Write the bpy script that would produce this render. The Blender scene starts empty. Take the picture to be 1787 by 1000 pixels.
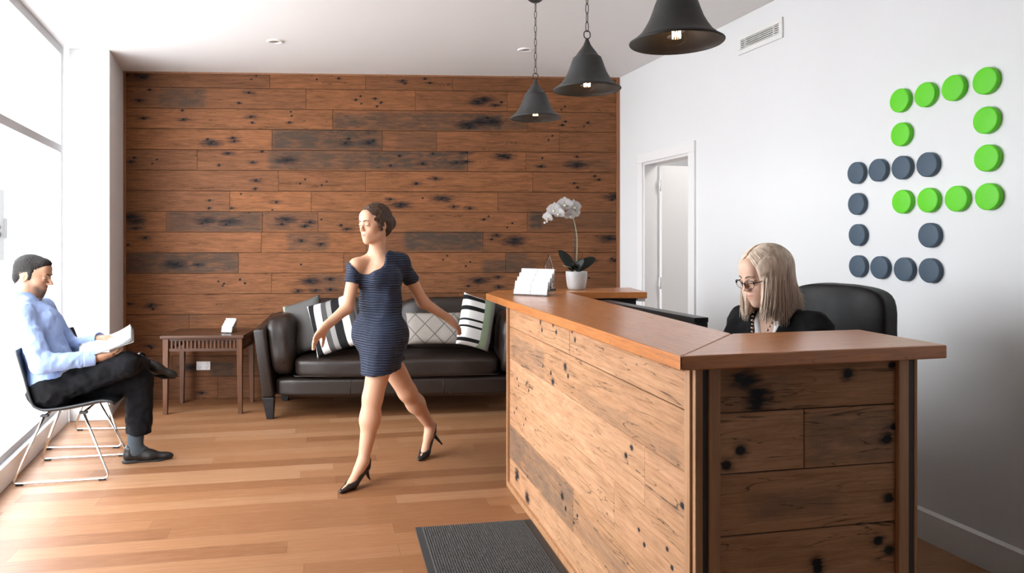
import bpy, bmesh, math, random
import numpy as np
from mathutils import Vector, Matrix

S = bpy.context.scene
C = S.collection
# ------------------------------------------------------------------ camera, world, light, exposure
F, CX, CY, H = 1260.0, 800.0, 418.0, 1.45          # focal length and principal point for a 1787 x 1000 frame, eye height
cam_d = bpy.data.cameras.new('camera'); cam = bpy.data.objects.new('camera', cam_d); C.objects.link(cam)
cam.location = (0, 0, H); cam.rotation_euler = (math.pi/2, 0, 0)
cam_d.sensor_width = 36; cam_d.lens = F*36/1787
cam_d.shift_x = (893.5-CX)/1787; cam_d.shift_y = -(500-CY)/1787
cam_d.clip_start = 0.05
S.camera = cam
W = bpy.data.worlds.new('sky'); S.world = W; W.use_nodes = True
W.node_tree.nodes['Background'].inputs[0].default_value = (0.93, 0.965, 1.0, 1)
W.node_tree.nodes['Background'].inputs[1].default_value = 12.5
S.view_settings.view_transform = 'Standard'; S.view_settings.look = 'None'
S.view_settings.gamma = 1; S.view_settings.exposure = 0.0
S.view_settings.use_curve_mapping = False
S.cycles.use_denoising = True
S.cycles.max_bounces = 8; S.cycles.diffuse_bounces = 3
S.cycles.sample_clamp_indirect = 6

def Lw(Y): return -2.607 - .301*(Y-4.106)          # left glazed wall, plan line
def Rw(Y): return 1.514 + .2255*(6.79-Y)           # right wall, plan line
CEIL = 2.97
BA, BB = Vector((-3.03, 6.53, 0)), Vector((1.514, 6.79, 0))   # back wall, plan ends
L_UP = Vector((0, 0, 1))
lw_dir = Vector((-.301, 1, 0)).normalized(); lw_in = Vector((1, .301, 0)).normalized()
rw_dir = Vector((-.2255, 1, 0)).normalized(); rw_in = Vector((-1, -.2255, 0)).normalized()

pl_ = bpy.data.lights.new('passage_fill', 'POINT'); pl_.energy = 26; pl_.shadow_soft_size = .15; pl_.color = (1, .96, .92)  # unseen fill lamp with no fixture, added to brighten the open door leaf
plo = bpy.data.objects.new('passage_fill', pl_); C.objects.link(plo); plo.location = (2.45, 5.3, 2.5)
# portal that tells the renderer where daylight enters
pd = bpy.data.lights.new('window_daylight', 'AREA'); pd.shape = 'RECTANGLE'; pd.size = 3.75; pd.size_y = 2.75
pd.cycles.is_portal = True
po = bpy.data.objects.new('window_daylight', pd); C.objects.link(po)
po.location = Vector((Lw(3.875), 3.875, 1.55)) - lw_in*.14
po.rotation_euler = lw_in.to_track_quat('-Z', 'Y').to_euler()

def U(u, v, Y): return Vector(((u-CX)/F*Y, Y, H-(v-CY)/F*Y))
def G(u, v, z=0.0): return U(u, v, F*(H-z)/(v-CY))

# ------------------------------------------------------------------ helpers
def tag(o, label=None, cat=None, group=None, kind=None):
    if label: o['label'] = label
    if cat: o['category'] = cat
    if group: o['group'] = group
    if kind: o['kind'] = kind
    return o
def empty(name, loc, rz=0.0, label=None, cat=None, group=None):
    o = bpy.data.objects.new(name, None); C.objects.link(o)
    o.location = loc; o.rotation_euler = (0, 0, rz); o.empty_display_size = .05
    return tag(o, label, cat, group)
def mesh_obj(name, me, m, parent=None, smooth=False):
    o = bpy.data.objects.new(name, me); C.objects.link(o)
    if m is not None:
        for mm in (m if isinstance(m, (list, tuple)) else [m]): me.materials.append(mm)
    if parent is not None: o.parent = parent
    if smooth: me.polygons.foreach_set('use_smooth', [True]*len(me.polygons))
    return o
def bobj(name, bm, m, parent=None, smooth=False, bevel=0.0, seg=2, loc=None):
    bmesh.ops.recalc_face_normals(bm, faces=bm.faces)
    if bevel: 
        bmesh.ops.bevel(bm, geom=[e for e in bm.edges if e.calc_face_angle(0) > .5], offset=bevel, segments=seg, affect='EDGES', profile=.5, clamp_overlap=True)
    me = bpy.data.meshes.new(name); bm.to_mesh(me); bm.free()
    o = mesh_obj(name, me, m, parent, smooth)
    if smooth and bevel:
        pass
    if loc is not None: o.location = loc
    return o
def box(bm, c, s, R=None, mi=0):
    M = Matrix.Translation(Vector(c)) @ (R.to_4x4() if R is not None else Matrix.Identity(4)) @ Matrix.Diagonal((*s, 1))
    r = bmesh.ops.create_cube(bm, size=1, matrix=M)
    for v in r['verts']:
        for f in v.link_faces: f.material_index = mi
    return r
def prism(bm, pts, z0, z1, mi=0):
    """plan polygon extruded from z0 to z1 (either may be a list per point)"""
    n = len(pts)
    a = z0 if isinstance(z0, (list, tuple)) else [z0]*n
    b = z1 if isinstance(z1, (list, tuple)) else [z1]*n
    lo = [bm.verts.new((p[0], p[1], a[i])) for i, p in enumerate(pts)]
    hi = [bm.verts.new((p[0], p[1], b[i])) for i, p in enumerate(pts)]
    fs = [bm.faces.new(lo[::-1]), bm.faces.new(hi)]
    for i in range(n):
        j = (i+1) % n
        fs.append(bm.faces.new((lo[i], lo[j], hi[j], hi[i])))
    for f in fs: f.material_index = mi
    return fs
def frame_of(d):
    d = d.normalized(); a = Vector((0, 0, 1)) if abs(d.z) < .9 else Vector((1, 0, 0))
    n = d.cross(a).normalized(); return n, d.cross(n).normalized()
def tube(bm, pts, r, seg=8, closed=False, mi=0):
    pts = [Vector(p) for p in pts]; n = len(pts)
    rr = r if isinstance(r, (list, tuple)) else [r]*n
    rings = []; nx = None
    for i in range(n):
        if closed: d = pts[(i+1) % n]-pts[i-1]
        else: d = pts[min(i+1, n-1)]-pts[max(i-1, 0)]
        d.normalize()
        if nx is None: nx, ny = frame_of(d)
        else:
            nx = (nx - d*nx.dot(d)).normalized(); ny = d.cross(nx)
        rings.append([bm.verts.new(pts[i] + (nx*math.cos(t)+ny*math.sin(t))*rr[i]) for t in [2*math.pi*k/seg for k in range(seg)]])
    for i in range(n if closed else n-1):
        A, B = rings[i], rings[(i+1) % n]
        for k in range(seg):
            f = bm.faces.new((A[k], A[(k+1) % seg], B[(k+1) % seg], B[k])); f.material_index = mi; f.smooth = True
    if not closed:
        bm.faces.new(rings[0][::-1]).material_index = mi; bm.faces.new(rings[-1]).material_index = mi
def fillet(pts, r, n=5, closed=False):
    """round the corners of a polyline"""
    pts = [Vector(p) for p in pts]; out = []; N_ = len(pts)
    for i in range(N_):
        if not closed and i in (0, N_-1): out.append(pts[i]); continue
        a, b, c = pts[i-1], pts[i], pts[(i+1) % N_]
        rr = min(r, (a-b).length*.45, (c-b).length*.45)
        p, q = b+(a-b).normalized()*rr, b+(c-b).normalized()*rr
        for k in range(n+1):
            t = k/n; out.append(p*(1-t)**2 + b*2*t*(1-t) + q*t*t)
    return out
def lathe(bm, prof, seg=32, c=(0, 0, 0), mi=0, cap0=False, cap1=False):
    c = Vector(c); rings = []
    for r, z in prof:
        rings.append([bm.verts.new(c+Vector((r*math.cos(2*math.pi*k/seg), r*math.sin(2*math.pi*k/seg), z))) for k in range(seg)])
    for i in range(len(rings)-1):
        for k in range(seg):
            f = bm.faces.new((rings[i][k], rings[i][(k+1) % seg], rings[i+1][(k+1) % seg], rings[i+1][k])); f.smooth = True; f.material_index = mi
    if cap0: bm.faces.new(rings[0][::-1]).material_index = mi
    if cap1: bm.faces.new(rings[-1]).material_index = mi
def copy_tree(o, parent=None):
    c = o.copy(); C.objects.link(c)
    if parent is not None: c.parent = parent
    for ch in list(o.children): copy_tree(ch, c)
    return c
def rotz(a): return Matrix.Rotation(a, 3, 'Z')

# ------------------------------------------------------------------ materials
def srgb(r, g, b):
    f = lambda c: (c/255/12.92) if c/255 <= .04045 else ((c/255+.055)/1.055)**2.4
    return (f(r), f(g), f(b), 1)
class NT:
    def __init__(s, name):
        s.m = bpy.data.materials.new(name); s.m.use_nodes = True; s.t = s.m.node_tree
        s.b = s.t.nodes['Principled BSDF']; s.l = s.t.links
    def n(s, typ, props=None, **ins):
        x = s.t.nodes.new(typ)
        for k, v in (props or {}).items(): setattr(x, k, v)
        for k, v in ins.items():
            key = int(k[1:]) if k[0] == 'i' and k[1:].isdigit() else k
            s.put(x, key, v)
        return x
    def put(s, x, key, v):
        sock = x.inputs[key]
        if isinstance(v, bpy.types.NodeSocket): s.l.new(v, sock)
        elif isinstance(v, bpy.types.Node): s.l.new(v.outputs[0], sock)
        else: sock.default_value = v
    def math(s, op, a, b=0.0, c=0.0):
        return s.n('ShaderNodeMath', {'operation': op}, i0=a, i1=b, i2=c).outputs[0]
    def noise(s, vec, scale=5, detail=4, rough=.55, dist=0.0):
        x = s.n('ShaderNodeTexNoise', None, Scale=scale, Detail=detail, Roughness=rough, Distortion=dist)
        if vec is not None: s.put(x, 'Vector', vec)
        return x.outputs['Fac']
    def mapr(s, v, a, b, c=0.0, d=1.0, smooth=False):
        x = s.n('ShaderNodeMapRange', {'interpolation_type': 'SMOOTHSTEP' if smooth else 'LINEAR'}, i0=v, i1=a, i2=b, i3=c, i4=d)
        return x.outputs[0]
    def mix(s, fac, a, b, mode='MIX'):
        x = s.n('ShaderNodeMixRGB', {'blend_type': mode}, i0=fac, i1=a, i2=b); return x.outputs[0]
    def ramp(s, fac, stops):
        x = s.n('ShaderNodeValToRGB', None, i0=fac); e = x.color_ramp.elements
        while len(e) > len(stops): e.remove(e[-1])
        while len(e) < len(stops): e.new(.5)
        for el, (p, c) in zip(e, stops): el.position = p; el.color = c
        return x.outputs[0]
    def scale(s, vec, sc): return s.n('ShaderNodeVectorMath', {'operation': 'MULTIPLY'}, i0=vec, i1=sc).outputs[0]
    def attr(s, name): return s.n('ShaderNodeAttribute', {'attribute_name': name})
    def bump(s, h, strength=.3, dist=.01):
        x = s.n('ShaderNodeBump', None, Strength=strength, Distance=dist, Height=h); s.put(s.b, 'Normal', x.outputs[0])
    def obj(s): return s.n('ShaderNodeTexCoord').outputs['Object']
    def pos(s): return s.n('ShaderNodeNewGeometry').outputs['Position']
def simple(name, col, rough=.5, metal=0.0, var=.06, nscale=12.0, bump=0.0, spec=None, coat=0.0, **kw):
    t = NT(name); f = t.noise(t.obj(), nscale, 3)
    lo = tuple(c*(1-var) for c in col[:3])+(1,); hi = tuple(min(1, c*(1+var)) for c in col[:3])+(1,)
    t.put(t.b, 'Base Color', t.mix(f, lo, hi)); t.b.inputs['Roughness'].default_value = rough; t.b.inputs['Metallic'].default_value = metal
    if spec is not None: t.b.inputs['Specular IOR Level'].default_value = spec
    if coat: t.b.inputs['Coat Weight'].default_value = coat; t.b.inputs['Coat Roughness'].default_value = .15
    if bump: t.bump(t.noise(t.obj(), nscale*6, 4), bump, .004)
    for k, v in kw.items(): t.b.inputs[k].default_value = v
    return t.m

def timber(name, base, dark, grey, rough=.55, sat=1.0, bump=.35, spec=.3, satr=(.86, .99), crackw=.006):
    """reclaimed hardwood boards; reads the per-board attributes written by plank_panel"""
    t = NT(name); pv = t.attr('pvec').outputs['Vector']; tone = t.attr('tone').outputs['Fac']
    stain = t.attr('stain').outputs['Fac']; patch = t.attr('patch').outputs['Fac']
    g1 = t.noise(t.scale(pv, (1.6, 26, 1)), 3.0, 6, .62, .6)
    g2 = t.noise(t.scale(pv, (5, 130, 1)), 2.0, 5, .6, .2)
    big = t.noise(t.scale(pv, (1.2, 5, 1)), 2.2, 4, .6, .8)
    saw = t.n('ShaderNodeTexWave', {'wave_type': 'BANDS', 'bands_direction': 'X'}, Vector=t.scale(pv, (1, .45, 1)), Scale=28.0, Distortion=5.0, Detail=3.0).outputs['Fac']
    col = t.mix(t.mapr(g1, .3, .72), dark, base)
    col = t.mix(t.math('MULTIPLY', t.mapr(g2, .42, .7), .35), col, tuple(c*1.35 for c in base[:3])+(1,))
    hsv = t.n('ShaderNodeHueSaturation', None, Hue=t.mapr(big, .2, .8, .496, .504), Saturation=t.mapr(tone, 0, 1, *satr), Value=t.mapr(tone, 0, 1, .60, 1.36), Color=col)
    col = hsv.outputs[0]
    mot = t.noise(t.scale(pv, (2.6, 9, 1)), 2.0, 6, .7, .4)
    col = t.mix(t.mapr(big, .35, .75, 0, .35), col, dark)
    col = t.mix(t.mapr(mot, .48, .78, 0, .6), col, tuple(c*.75 for c in dark[:3])+(1,))
    pm = t.math('MULTIPLY', patch, t.mapr(t.noise(t.scale(pv, (3, 11, 1)), 2.5, 6, .65, .5), .26, .56))
    pm = t.math('MULTIPLY', pm, t.mapr(saw, .0, 1, .88, 1.0))
    col = t.mix(pm, col, grey)
    crack = t.math('ABSOLUTE', t.math('SUBTRACT', t.noise(t.scale(pv, (.9, 13, 1)), 1.7, 3, .5, 1.0), .5))
    cm = t.math('MULTIPLY', t.mapr(crack, .0, crackw, 1, 0), t.mapr(big, .48-crackw*6, .6-crackw*6, 0, .85))
    col = t.mix(cm, col, (.012, .008, .006, 1))
    sn = t.math('MULTIPLY_ADD', t.noise(t.scale(pv, (6, 30, 1)), 3.0, 4), .9, -.45)
    sm = t.mapr(t.math('ADD', stain, t.math('MULTIPLY', sn, t.mapr(stain, .03, .3))), .1, .8, smooth=True)
    col = t.mix(sm, col, (.010, .011, .014, 1))
    t.b.inputs['Specular IOR Level'].default_value = spec
    t.put(t.b, 'Base Color', col); t.put(t.b, 'Roughness', t.mapr(g1, .2, .8, rough+.1, rough-.1))
    hh = t.math('ADD', t.math('MULTIPLY', g2, .35), t.math('SUBTRACT', t.math('MULTIPLY', saw, .05), t.math('MULTIPLY', t.math('ADD', sm, cm), .8)))
    t.bump(hh, bump, .004)
    return t.m

def slab_wood(name, base, dark, rough=.3):
    t = NT(name); pv = t.attr('pvec').outputs['Vector']
    g1 = t.noise(t.scale(pv, (1.3, 16, 16)), 2.6, 6, .6, 1.0)
    g2 = t.noise(t.scale(pv, (4, 90, 90)), 2.2, 4)
    col = t.mix(t.mapr(g1, .3, .7), dark, base)
    col = t.mix(t.math('MULTIPLY', t.mapr(g2, .45, .7), .3), col, tuple(min(1, c*1.4) for c in base[:3])+(1,))
    crack = t.math('ABSOLUTE', t.math('SUBTRACT', t.noise(t.scale(pv, (.8, 9, 9)), 1.4, 3, .5, .8), .5))
    col = t.mix(t.math('MULTIPLY', t.mapr(crack, 0, .004, 1, 0), .5), col, (.05, .02, .01, 1))
    t.put(t.b, 'Base Color', col); t.put(t.b, 'Roughness', t.mapr(g1, .2, .8, rough+.08, rough-.06))
    t.b.inputs['Coat Weight'].default_value = .55; t.b.inputs['Coat Roughness'].default_value = .32
    t.bump(g2, .12, .003)
    return t.m
def stick_wood(name, base, dark, axis=2, rough=.45):
    t = NT(name); sc = [40, 40, 40]; sc[axis] = 2.5
    g1 = t.noise(t.scale(t.obj(), tuple(sc)), 1.2, 5, .6, .4)
    t.put(t.b, 'Base Color', t.mix(t.mapr(g1, .3, .7), dark, base)); t.b.inputs['Roughness'].default_value = rough
    t.bump(g1, .12, .003); return t.m

def paint(name, col, rough=.6):
    return simple(name, col, rough, var=.012, nscale=3, bump=.02)

M = {}
M['white_wall'] = paint('white_wall_paint', (.80, .81, .82, 1))
M['dark_wall'] = paint('grey_wall_paint', (.55, .55, .55, 1))
M['ceiling'] = paint('ceiling_paint', (.87, .865, .86, 1), .8)
M['gloss_white'] = simple('gloss_white_paint', (.88, .88, .88, 1), .3, var=.01)
M['frame_paint'] = simple('pale_grey_frame_paint', (.55, .55, .56, 1), .85, var=.01, spec=.08)
M['door_white'] = simple('door_white_paint', (.80, .79, .785, 1), .4, var=.012)
M['timber_wall'] = timber('reclaimed_timber_wall', (.268, .108, .042, 1), (.105, .041, .017, 1), (.058, .044, .034, 1), spec=.12, satr=(.92, 1.0))
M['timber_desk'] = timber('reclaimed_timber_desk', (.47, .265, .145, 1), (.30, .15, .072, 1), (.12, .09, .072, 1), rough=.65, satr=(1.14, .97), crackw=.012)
M['slab'] = slab_wood('oiled_red_timber', (.64, .235, .062, 1), (.42, .140, .034, 1))
M['trim_wood'] = stick_wood('pale_timber_trim', (.52, .29, .15, 1), (.34, .17, .08, 1))
M['wall_trim'] = stick_wood('red_timber_trim', (.33, .14, .06, 1), (.2, .08, .035, 1))
M['table_wood'] = stick_wood('dark_stained_timber', (.105, .042, .018, 1), (.05, .02, .010, 1), axis=0, rough=.38)
M['table_leg'] = stick_wood('dark_stained_leg', (.15, .06, .026, 1), (.08, .03, .014, 1), axis=2, rough=.35)
M['black_strip'] = simple('dark_steel_strip', (.035, .03, .027, 1), .5, var=.3, nscale=30)
M['black'] = simple('black_laminate', (.012, .012, .013, 1), .35)
M['black_plastic'] = simple('black_plastic', (.02, .021, .023, 1), .42)
M['dark_board'] = simple('dark_backing', (.02, .013, .009, 1), .9)
M['chrome'] = simple('chromed_steel', (.86, .84, .80, 1), .13, 1.0, var=.02)
M['steel'] = simple('satin_steel', (.62, .62, .62, 1), .3, 1.0, var=.03)
M['pendant'] = simple('matt_charcoal_metal', (.036, .036, .037, 1), .55, var=.25, nscale=40, bump=.06)
M['chain'] = simple('dark_chain_metal', (.05, .047, .045, 1), .4, .7)
M['white_plastic'] = simple('white_plastic', (.82, .82, .81, 1), .35, var=.01)
M['paper'] = simple('white_paper', (.9, .9, .9, 1), .6, var=.01)
M['green'] = simple('lime_green_disc', srgb(100, 214, 30), .55, var=.03)
M['slate'] = simple('slate_grey_disc', srgb(70, 88, 105), .6, var=.04)
M['mat'] = simple('charcoal_mat', (.085, .082, .080, 1), .95, var=.35, nscale=150, bump=.4)
M['mat_edge'] = simple('rubber_mat_edge', (.03, .03, .03, 1), .7)
def leather(name, col, rough):
    t = NT(name); o = t.obj()
    v = t.n('ShaderNodeTexVoronoi', {'feature': 'DISTANCE_TO_EDGE'}, Vector=o, Scale=420.0).outputs['Distance']
    n = t.noise(o, 7, 5, .6, .5)
    t.put(t.b, 'Base Color', t.mix(n, tuple(c*.7 for c in col[:3])+(1,), tuple(c*1.3 for c in col[:3])+(1,)))
    t.put(t.b, 'Roughness', t.mapr(n, .3, .7, rough-.06, rough+.1))
    t.bump(t.math('ADD', t.math('MULTIPLY', t.mapr(v, 0, .1), .04), t.math('MULTIPLY', n, .9)), .25, .012); return t.m
M['leather'] = leather('brown_black_leather', (.020, .013, .010, 1), .33)
M['chair_leather'] = leather('black_leather', (.005, .005, .0052, 1), .5)
M['chair_leather'].node_tree.nodes['Principled BSDF'].inputs['Specular IOR Level'].default_value = .28
def glass(name, col=(1, 1, 1, 1), rough=.02, thin=True, dens=.92):
    t = NT(name); nt = t.t
    if thin:
        tr = t.n('ShaderNodeBsdfTransparent', None, Color=(dens, dens, dens, 1)); gl = t.n('ShaderNodeBsdfGlossy', None, Roughness=rough, Color=col)
        lw_ = t.n('ShaderNodeLayerWeight', None, Blend=.5).outputs['Facing']      # same reflectance on both faces of the pane
        fr = t.math('MULTIPLY_ADD', t.math('POWER', lw_, 5.0), .22, .03)
        mx = t.n('ShaderNodeMixShader', None, i0=fr, i1=tr.outputs[0], i2=gl.outputs[0])
        t.l.new(mx.outputs[0], nt.nodes['Material Output'].inputs[0])
    else:
        t.b.inputs['Transmission Weight'].default_value = 1; t.b.inputs['Roughness'].default_value = rough; t.b.inputs['Base Color'].default_value = col
    return t.m
M['window_glass'] = glass('window_glass', dens=.97)
M['acrylic'] = glass('clear_acrylic', dens=.9)
M['award_glass'] = glass('grey_crystal', (.80, .84, .86, 1), .03, False)
M['bulb_glass'] = glass('amber_bulb_glass', (1, .85, .7, 1), .02, True, .93)
tf = NT('glowing_filament'); tf.b.inputs['Emission Color'].default_value = (1, .55, .22, 1); tf.b.inputs['Emission Strength'].default_value = 60; M['filament'] = tf.m

def floor_mat():
    t = NT('hardwood_floorboards'); p = t.pos(); a = math.atan2(.188, 1)
    r = t.n('ShaderNodeVectorRotate', {'rotation_type': 'Z_AXIS'}, Vector=p, Angle=-a).outputs[0]
    sep = t.n('ShaderNodeSeparateXYZ', None, i0=r); w, L = .132, 1.75
    row = t.math('FLOOR', t.math('DIVIDE', sep.outputs[1], w))
    off = t.n('ShaderNodeTexWhiteNoise', {'noise_dimensions': '1D'}, W=row).outputs['Value']
    xs = t.math('ADD', t.math('DIVIDE', sep.outputs[0], L), t.math('MULTIPLY', off, 7.3))
    colm = t.math('FLOOR', xs)
    idv = t.n('ShaderNodeCombineXYZ', None, i0=row, i1=colm, i2=0.0).outputs[0]
    rnd = t.n('ShaderNodeTexWhiteNoise', {'noise_dimensions': '3D'}, Vector=idv)
    tone = rnd.outputs['Value']
    gv = t.n('ShaderNodeVectorMath', {'operation': 'ADD'}, i0=t.scale(r, (1.0, 17, 1)), i1=t.scale(rnd.outputs['Color'], (9, 9, 9))).outputs[0]
    g = t.noise(gv, 2.4, 6, .6, .7); g2 = t.noise(t.scale(gv, (3, 6, 1)), 3, 4)
    base = t.ramp(tone, [(0, (.19, .075, .028, 1)), (.3, (.27, .120, .050, 1)), (.7, (.305, .148, .068, 1)), (1, (.37, .200, .105, 1))])
    col = t.mix(t.mapr(g, .35, .75, 0, .45), base, (.25, .10, .04, 1))
    col = t.mix(t.mapr(g2, .45, .75, 0, .25), col, (.58, .34, .19, 1))
    fy = t.math('FRACT', t.math('DIVIDE', sep.outputs[1], w)); fx = t.math('FRACT', xs)
    ey = t.math('MULTIPLY', t.math('MINIMUM', fy, t.math('SUBTRACT', 1, fy)), w)
    ex = t.math('MULTIPLY', t.math('MINIMUM', fx, t.math('SUBTRACT', 1, fx)), L)
    gap = t.mapr(t.math('MINIMUM', ex, ey), .0003, .0013, 1, 0)
    col = t.mix(t.math('MULTIPLY', gap, .65), col, (.06, .025, .012, 1))
    t.put(t.b, 'Base Color', col); t.put(t.b, 'Roughness', t.mapr(g, .2, .8, .42, .52))
    t.b.inputs['Coat Weight'].default_value = .06; t.b.inputs['Coat Roughness'].default_value = .25; t.b.inputs['Specular IOR Level'].default_value = .35
    t.bump(t.math('SUBTRACT', t.math('MULTIPLY', g2, .15), gap), .15, .003)
    return t.m
M['floor'] = floor_mat()
M['pavement'] = simple('pale_concrete_pavement', (.62, .61, .6, 1), .9, var=.08, nscale=2)

# ------------------------------------------------------------------ timber boards with measured joints, nail holes and stains
def plank_panel(name, m, O, du, up, nrm, rows, joints, length, stains, patches, res, seed, parent=None, tones=None, thick=.02):
    """rows: heights of seams from bottom up; joints[r]: distances along du; stains: (s, z, core, halo_w, halo_h, strength); patches: (s0, s1, z0, z1, amount)"""
    rng = random.Random(seed); O, du, up, nrm = Vector(O), Vector(du), Vector(up), Vector(nrm)
    st = np.array(stains, float).reshape(-1, 6)
    V, Fc, A_t, A_s, A_p, A_v = [], [], [], [], [], []; base = 0; pid = 0
    Ov, duv, upv, nv = (np.array(x) for x in (O, du, up, nrm))
    for r in range(len(rows)-1):
        z0, z1 = rows[r], rows[r+1]; js = [0]+sorted(joints[r])+[length]
        for j in range(len(js)-1):
            s0, s1 = js[j], js[j+1]; pid += 1
            tone = tones.get((r, j), None) if tones else None
            if tone is None: tone = rng.uniform(.2, .85)
            dep = rng.uniform(-.0012, .0012); gx, gz = .0006, .0012
            nx = max(2, int((s1-s0)/res)); nz = max(2, int((z1-z0)/res))
            ss = np.concatenate([[s0+gx, s0+gx+.0015], np.linspace(s0+.004, s1-.004, nx), [s1-gx-.0015, s1-gx]])
            zz = np.concatenate([[z0+gz, z0+gz+.002], np.linspace(z0+.005, z1-.005, nz), [z1-gz-.002, z1-gz]])
            sg, zg = np.meshgrid(ss, zz, indexing='ij')
            dg = np.full(sg.shape, dep)
            dg[0, :] -= .004; dg[-1, :] -= .004; dg[:, 0] -= .006; dg[:, -1] -= .006
            s_, z_, d_ = sg.ravel(), zg.ravel(), dg.ravel()
            pts = Ov + s_[:, None]*duv + z_[:, None]*upv + d_[:, None]*nv
            stn = np.zeros(s_.shape)
            for (a, b, core, hw, hh, k) in st:
                if b < z0-.005 or b > z1+.005 or a < s0-.01 or a > s1+.01: continue
                dx, dz = s_-a, z_-b
                c_ = np.clip(1.35-np.sqrt((dx/1.25)**2+dz**2)/core, 0, 1)
                h_ = k*np.exp(-((dx/hw)**2+(dz/hh)**2)) if hw > 0 else 0
                stn = np.maximum(stn, np.maximum(c_*1.1, h_))
            pt = np.zeros(s_.shape)
            for (a0, a1, b0, b1, k) in patches:
                if b1 < z0 or b0 > z1: continue
                ee = .05
                mk = np.clip((s_-a0)/ee+.5, 0, 1)*np.clip((a1-s_)/ee+.5, 0, 1)*np.clip((z_-b0)/.02+.5, 0, 1)*np.clip((b1-z_)/.02+.5, 0, 1)
                pt = np.maximum(pt, mk*k)
            V.append(pts); A_t.append(np.full(s_.shape, tone)); A_s.append(stn); A_p.append(pt)
            A_v.append(np.stack([s_+pid*3.71, z_+pid*.37, np.full(s_.shape, pid*1.93)], 1))
            n1, n2 = sg.shape; idx = np.arange(n1*n2).reshape(n1, n2)+base
            Fc.append(np.stack([idx[:-1, :-1], idx[1:, :-1], idx[1:, 1:], idx[:-1, 1:]], -1).reshape(-1, 4)); base += n1*n2
    # backing board
    z0, z1 = rows[0], rows[-1]
    bk = np.array([(s, z, d) for d in (-.0065, -thick) for s, z in ((0, z0), (length, z0), (length, z1), (0, z1))])
    V.append(Ov + bk[:, :1]*duv + bk[:, 1:2]*upv + bk[:, 2:]*nv); n = 8
    A_t.append(np.full(n, .1)); A_s.append(np.full(n, 1.0)); A_p.append(np.zeros(n)); A_v.append(np.zeros((n, 3)))
    Fc.append(np.array([(0, 1, 2, 3), (7, 6, 5, 4), (0, 4, 5, 1), (1, 5, 6, 2), (2, 6, 7, 3), (3, 7, 4, 0)])+base)
    V, Fc = np.concatenate(V), np.concatenate(Fc)
    if (du.cross(up)).dot(nrm) < 0: Fc = Fc[:, ::-1]
    me = bpy.data.meshes.new(name); me.vertices.add(len(V)); me.vertices.foreach_set('co', V.ravel())
    me.loops.add(len(Fc)*4); me.loops.foreach_set('vertex_index', Fc.ravel().astype(np.int32))
    me.polygons.add(len(Fc)); me.polygons.foreach_set('loop_start', np.arange(0, len(Fc)*4, 4, dtype=np.int32))
    for nm, dat in (('tone', A_t), ('stain', A_s), ('patch', A_p)):
        a = me.attributes.new(nm, 'FLOAT', 'POINT'); a.data.foreach_set('value', np.concatenate(dat).astype(np.float32))
    a = me.attributes.new('pvec', 'FLOAT_VECTOR', 'POINT'); a.data.foreach_set('vector', np.concatenate(A_v).astype(np.float32).ravel())
    me.update(calc_edges=True); me.validate()
    return mesh_obj(name, me, m, parent)
def set_pvec(o, along, across, off=(0, 0, 0)):
    me = o.data; a = me.attributes.new('pvec', 'FLOAT_VECTOR', 'POINT')
    al, ac = Vector(along).normalized(), Vector(across).normalized()
    for i, v in enumerate(me.vertices): a.data[i].vector = (v.co.dot(al)+off[0], v.co.dot(ac)+off[1], v.co.z*1.0+off[2])
# ------------------------------------------------------------------ the setting
def struct(name, bm, m, parent=None, bevel=0, smooth=False):
    o = bobj(name, bm, m, parent, smooth, bevel)
    if parent is None: o['kind'] = 'structure'
    return o
def hit(u, v, A, d, off=Vector((0, 0, 0))):
    """where the sight line through pixel (u, v) meets the vertical plane through A along d; returns (distance along d, height)"""
    A = Vector(A)+off; k = (u-CX)/F; d = Vector(d).normalized()
    t = (k*A.y - A.x)/(d.x - k*d.y); Y = A.y+t*d.y
    return t, H-(v-CY)/F*Y
YN, YF = -5.0, 9.2
bm = bmesh.new(); prism(bm, [(Lw(YN)-.12, YN), (Rw(YN)+2.2, YN), (Rw(YF)+2.2, YF), (Lw(YF)-.5, YF)], -.12, 0); struct('floor', bm, M['floor'])
bm = bmesh.new(); prism(bm, [(Lw(YN)-.12, YN), (Rw(YN)+2.2, YN), (Rw(YF)+2.2, YF), (Lw(YF)-.5, YF)], CEIL, CEIL+.15); struct('ceiling', bm, M['ceiling'])
bm = bmesh.new(); prism(bm, [(Lw(YN)-.3, YN-.15), (Rw(YN)+.3, YN-.15), (Rw(YN)+.3, YN), (Lw(YN)-.3, YN)], 0, CEIL); struct('wall_front', bm, M['dark_wall'])
bm = bmesh.new(); prism(bm, [(-30, -14), (Lw(YN)-.12-.301*12, -14), (Lw(YN)-.12, YN), (Lw(YF)-.5, YF), (Lw(16)-.4, 16), (-30, 16)], -.18, -.14); struct('pavement', bm, M['pavement'])
yw0, yw1 = 2.0, 5.75
def lwp(Y, off=0.0): return Vector((Lw(Y), Y, 0)) + lw_in*off
# pier between the window and the timber wall
bm = bmesh.new(); prism(bm, [(Lw(5.75), 5.75), (-2.80, 5.795), (-3.03, 6.53), (-3.05, 7.0), (Lw(5.75)-.62, 7.0)], 0, CEIL)
prism(bm, [lwp(YN-.15), lwp(yw0), lwp(yw0, -.14), lwp(YN-.15, -.14)], 0, CEIL)
struct('wall_left', bm, M['white_wall'], bevel=.004)
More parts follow.
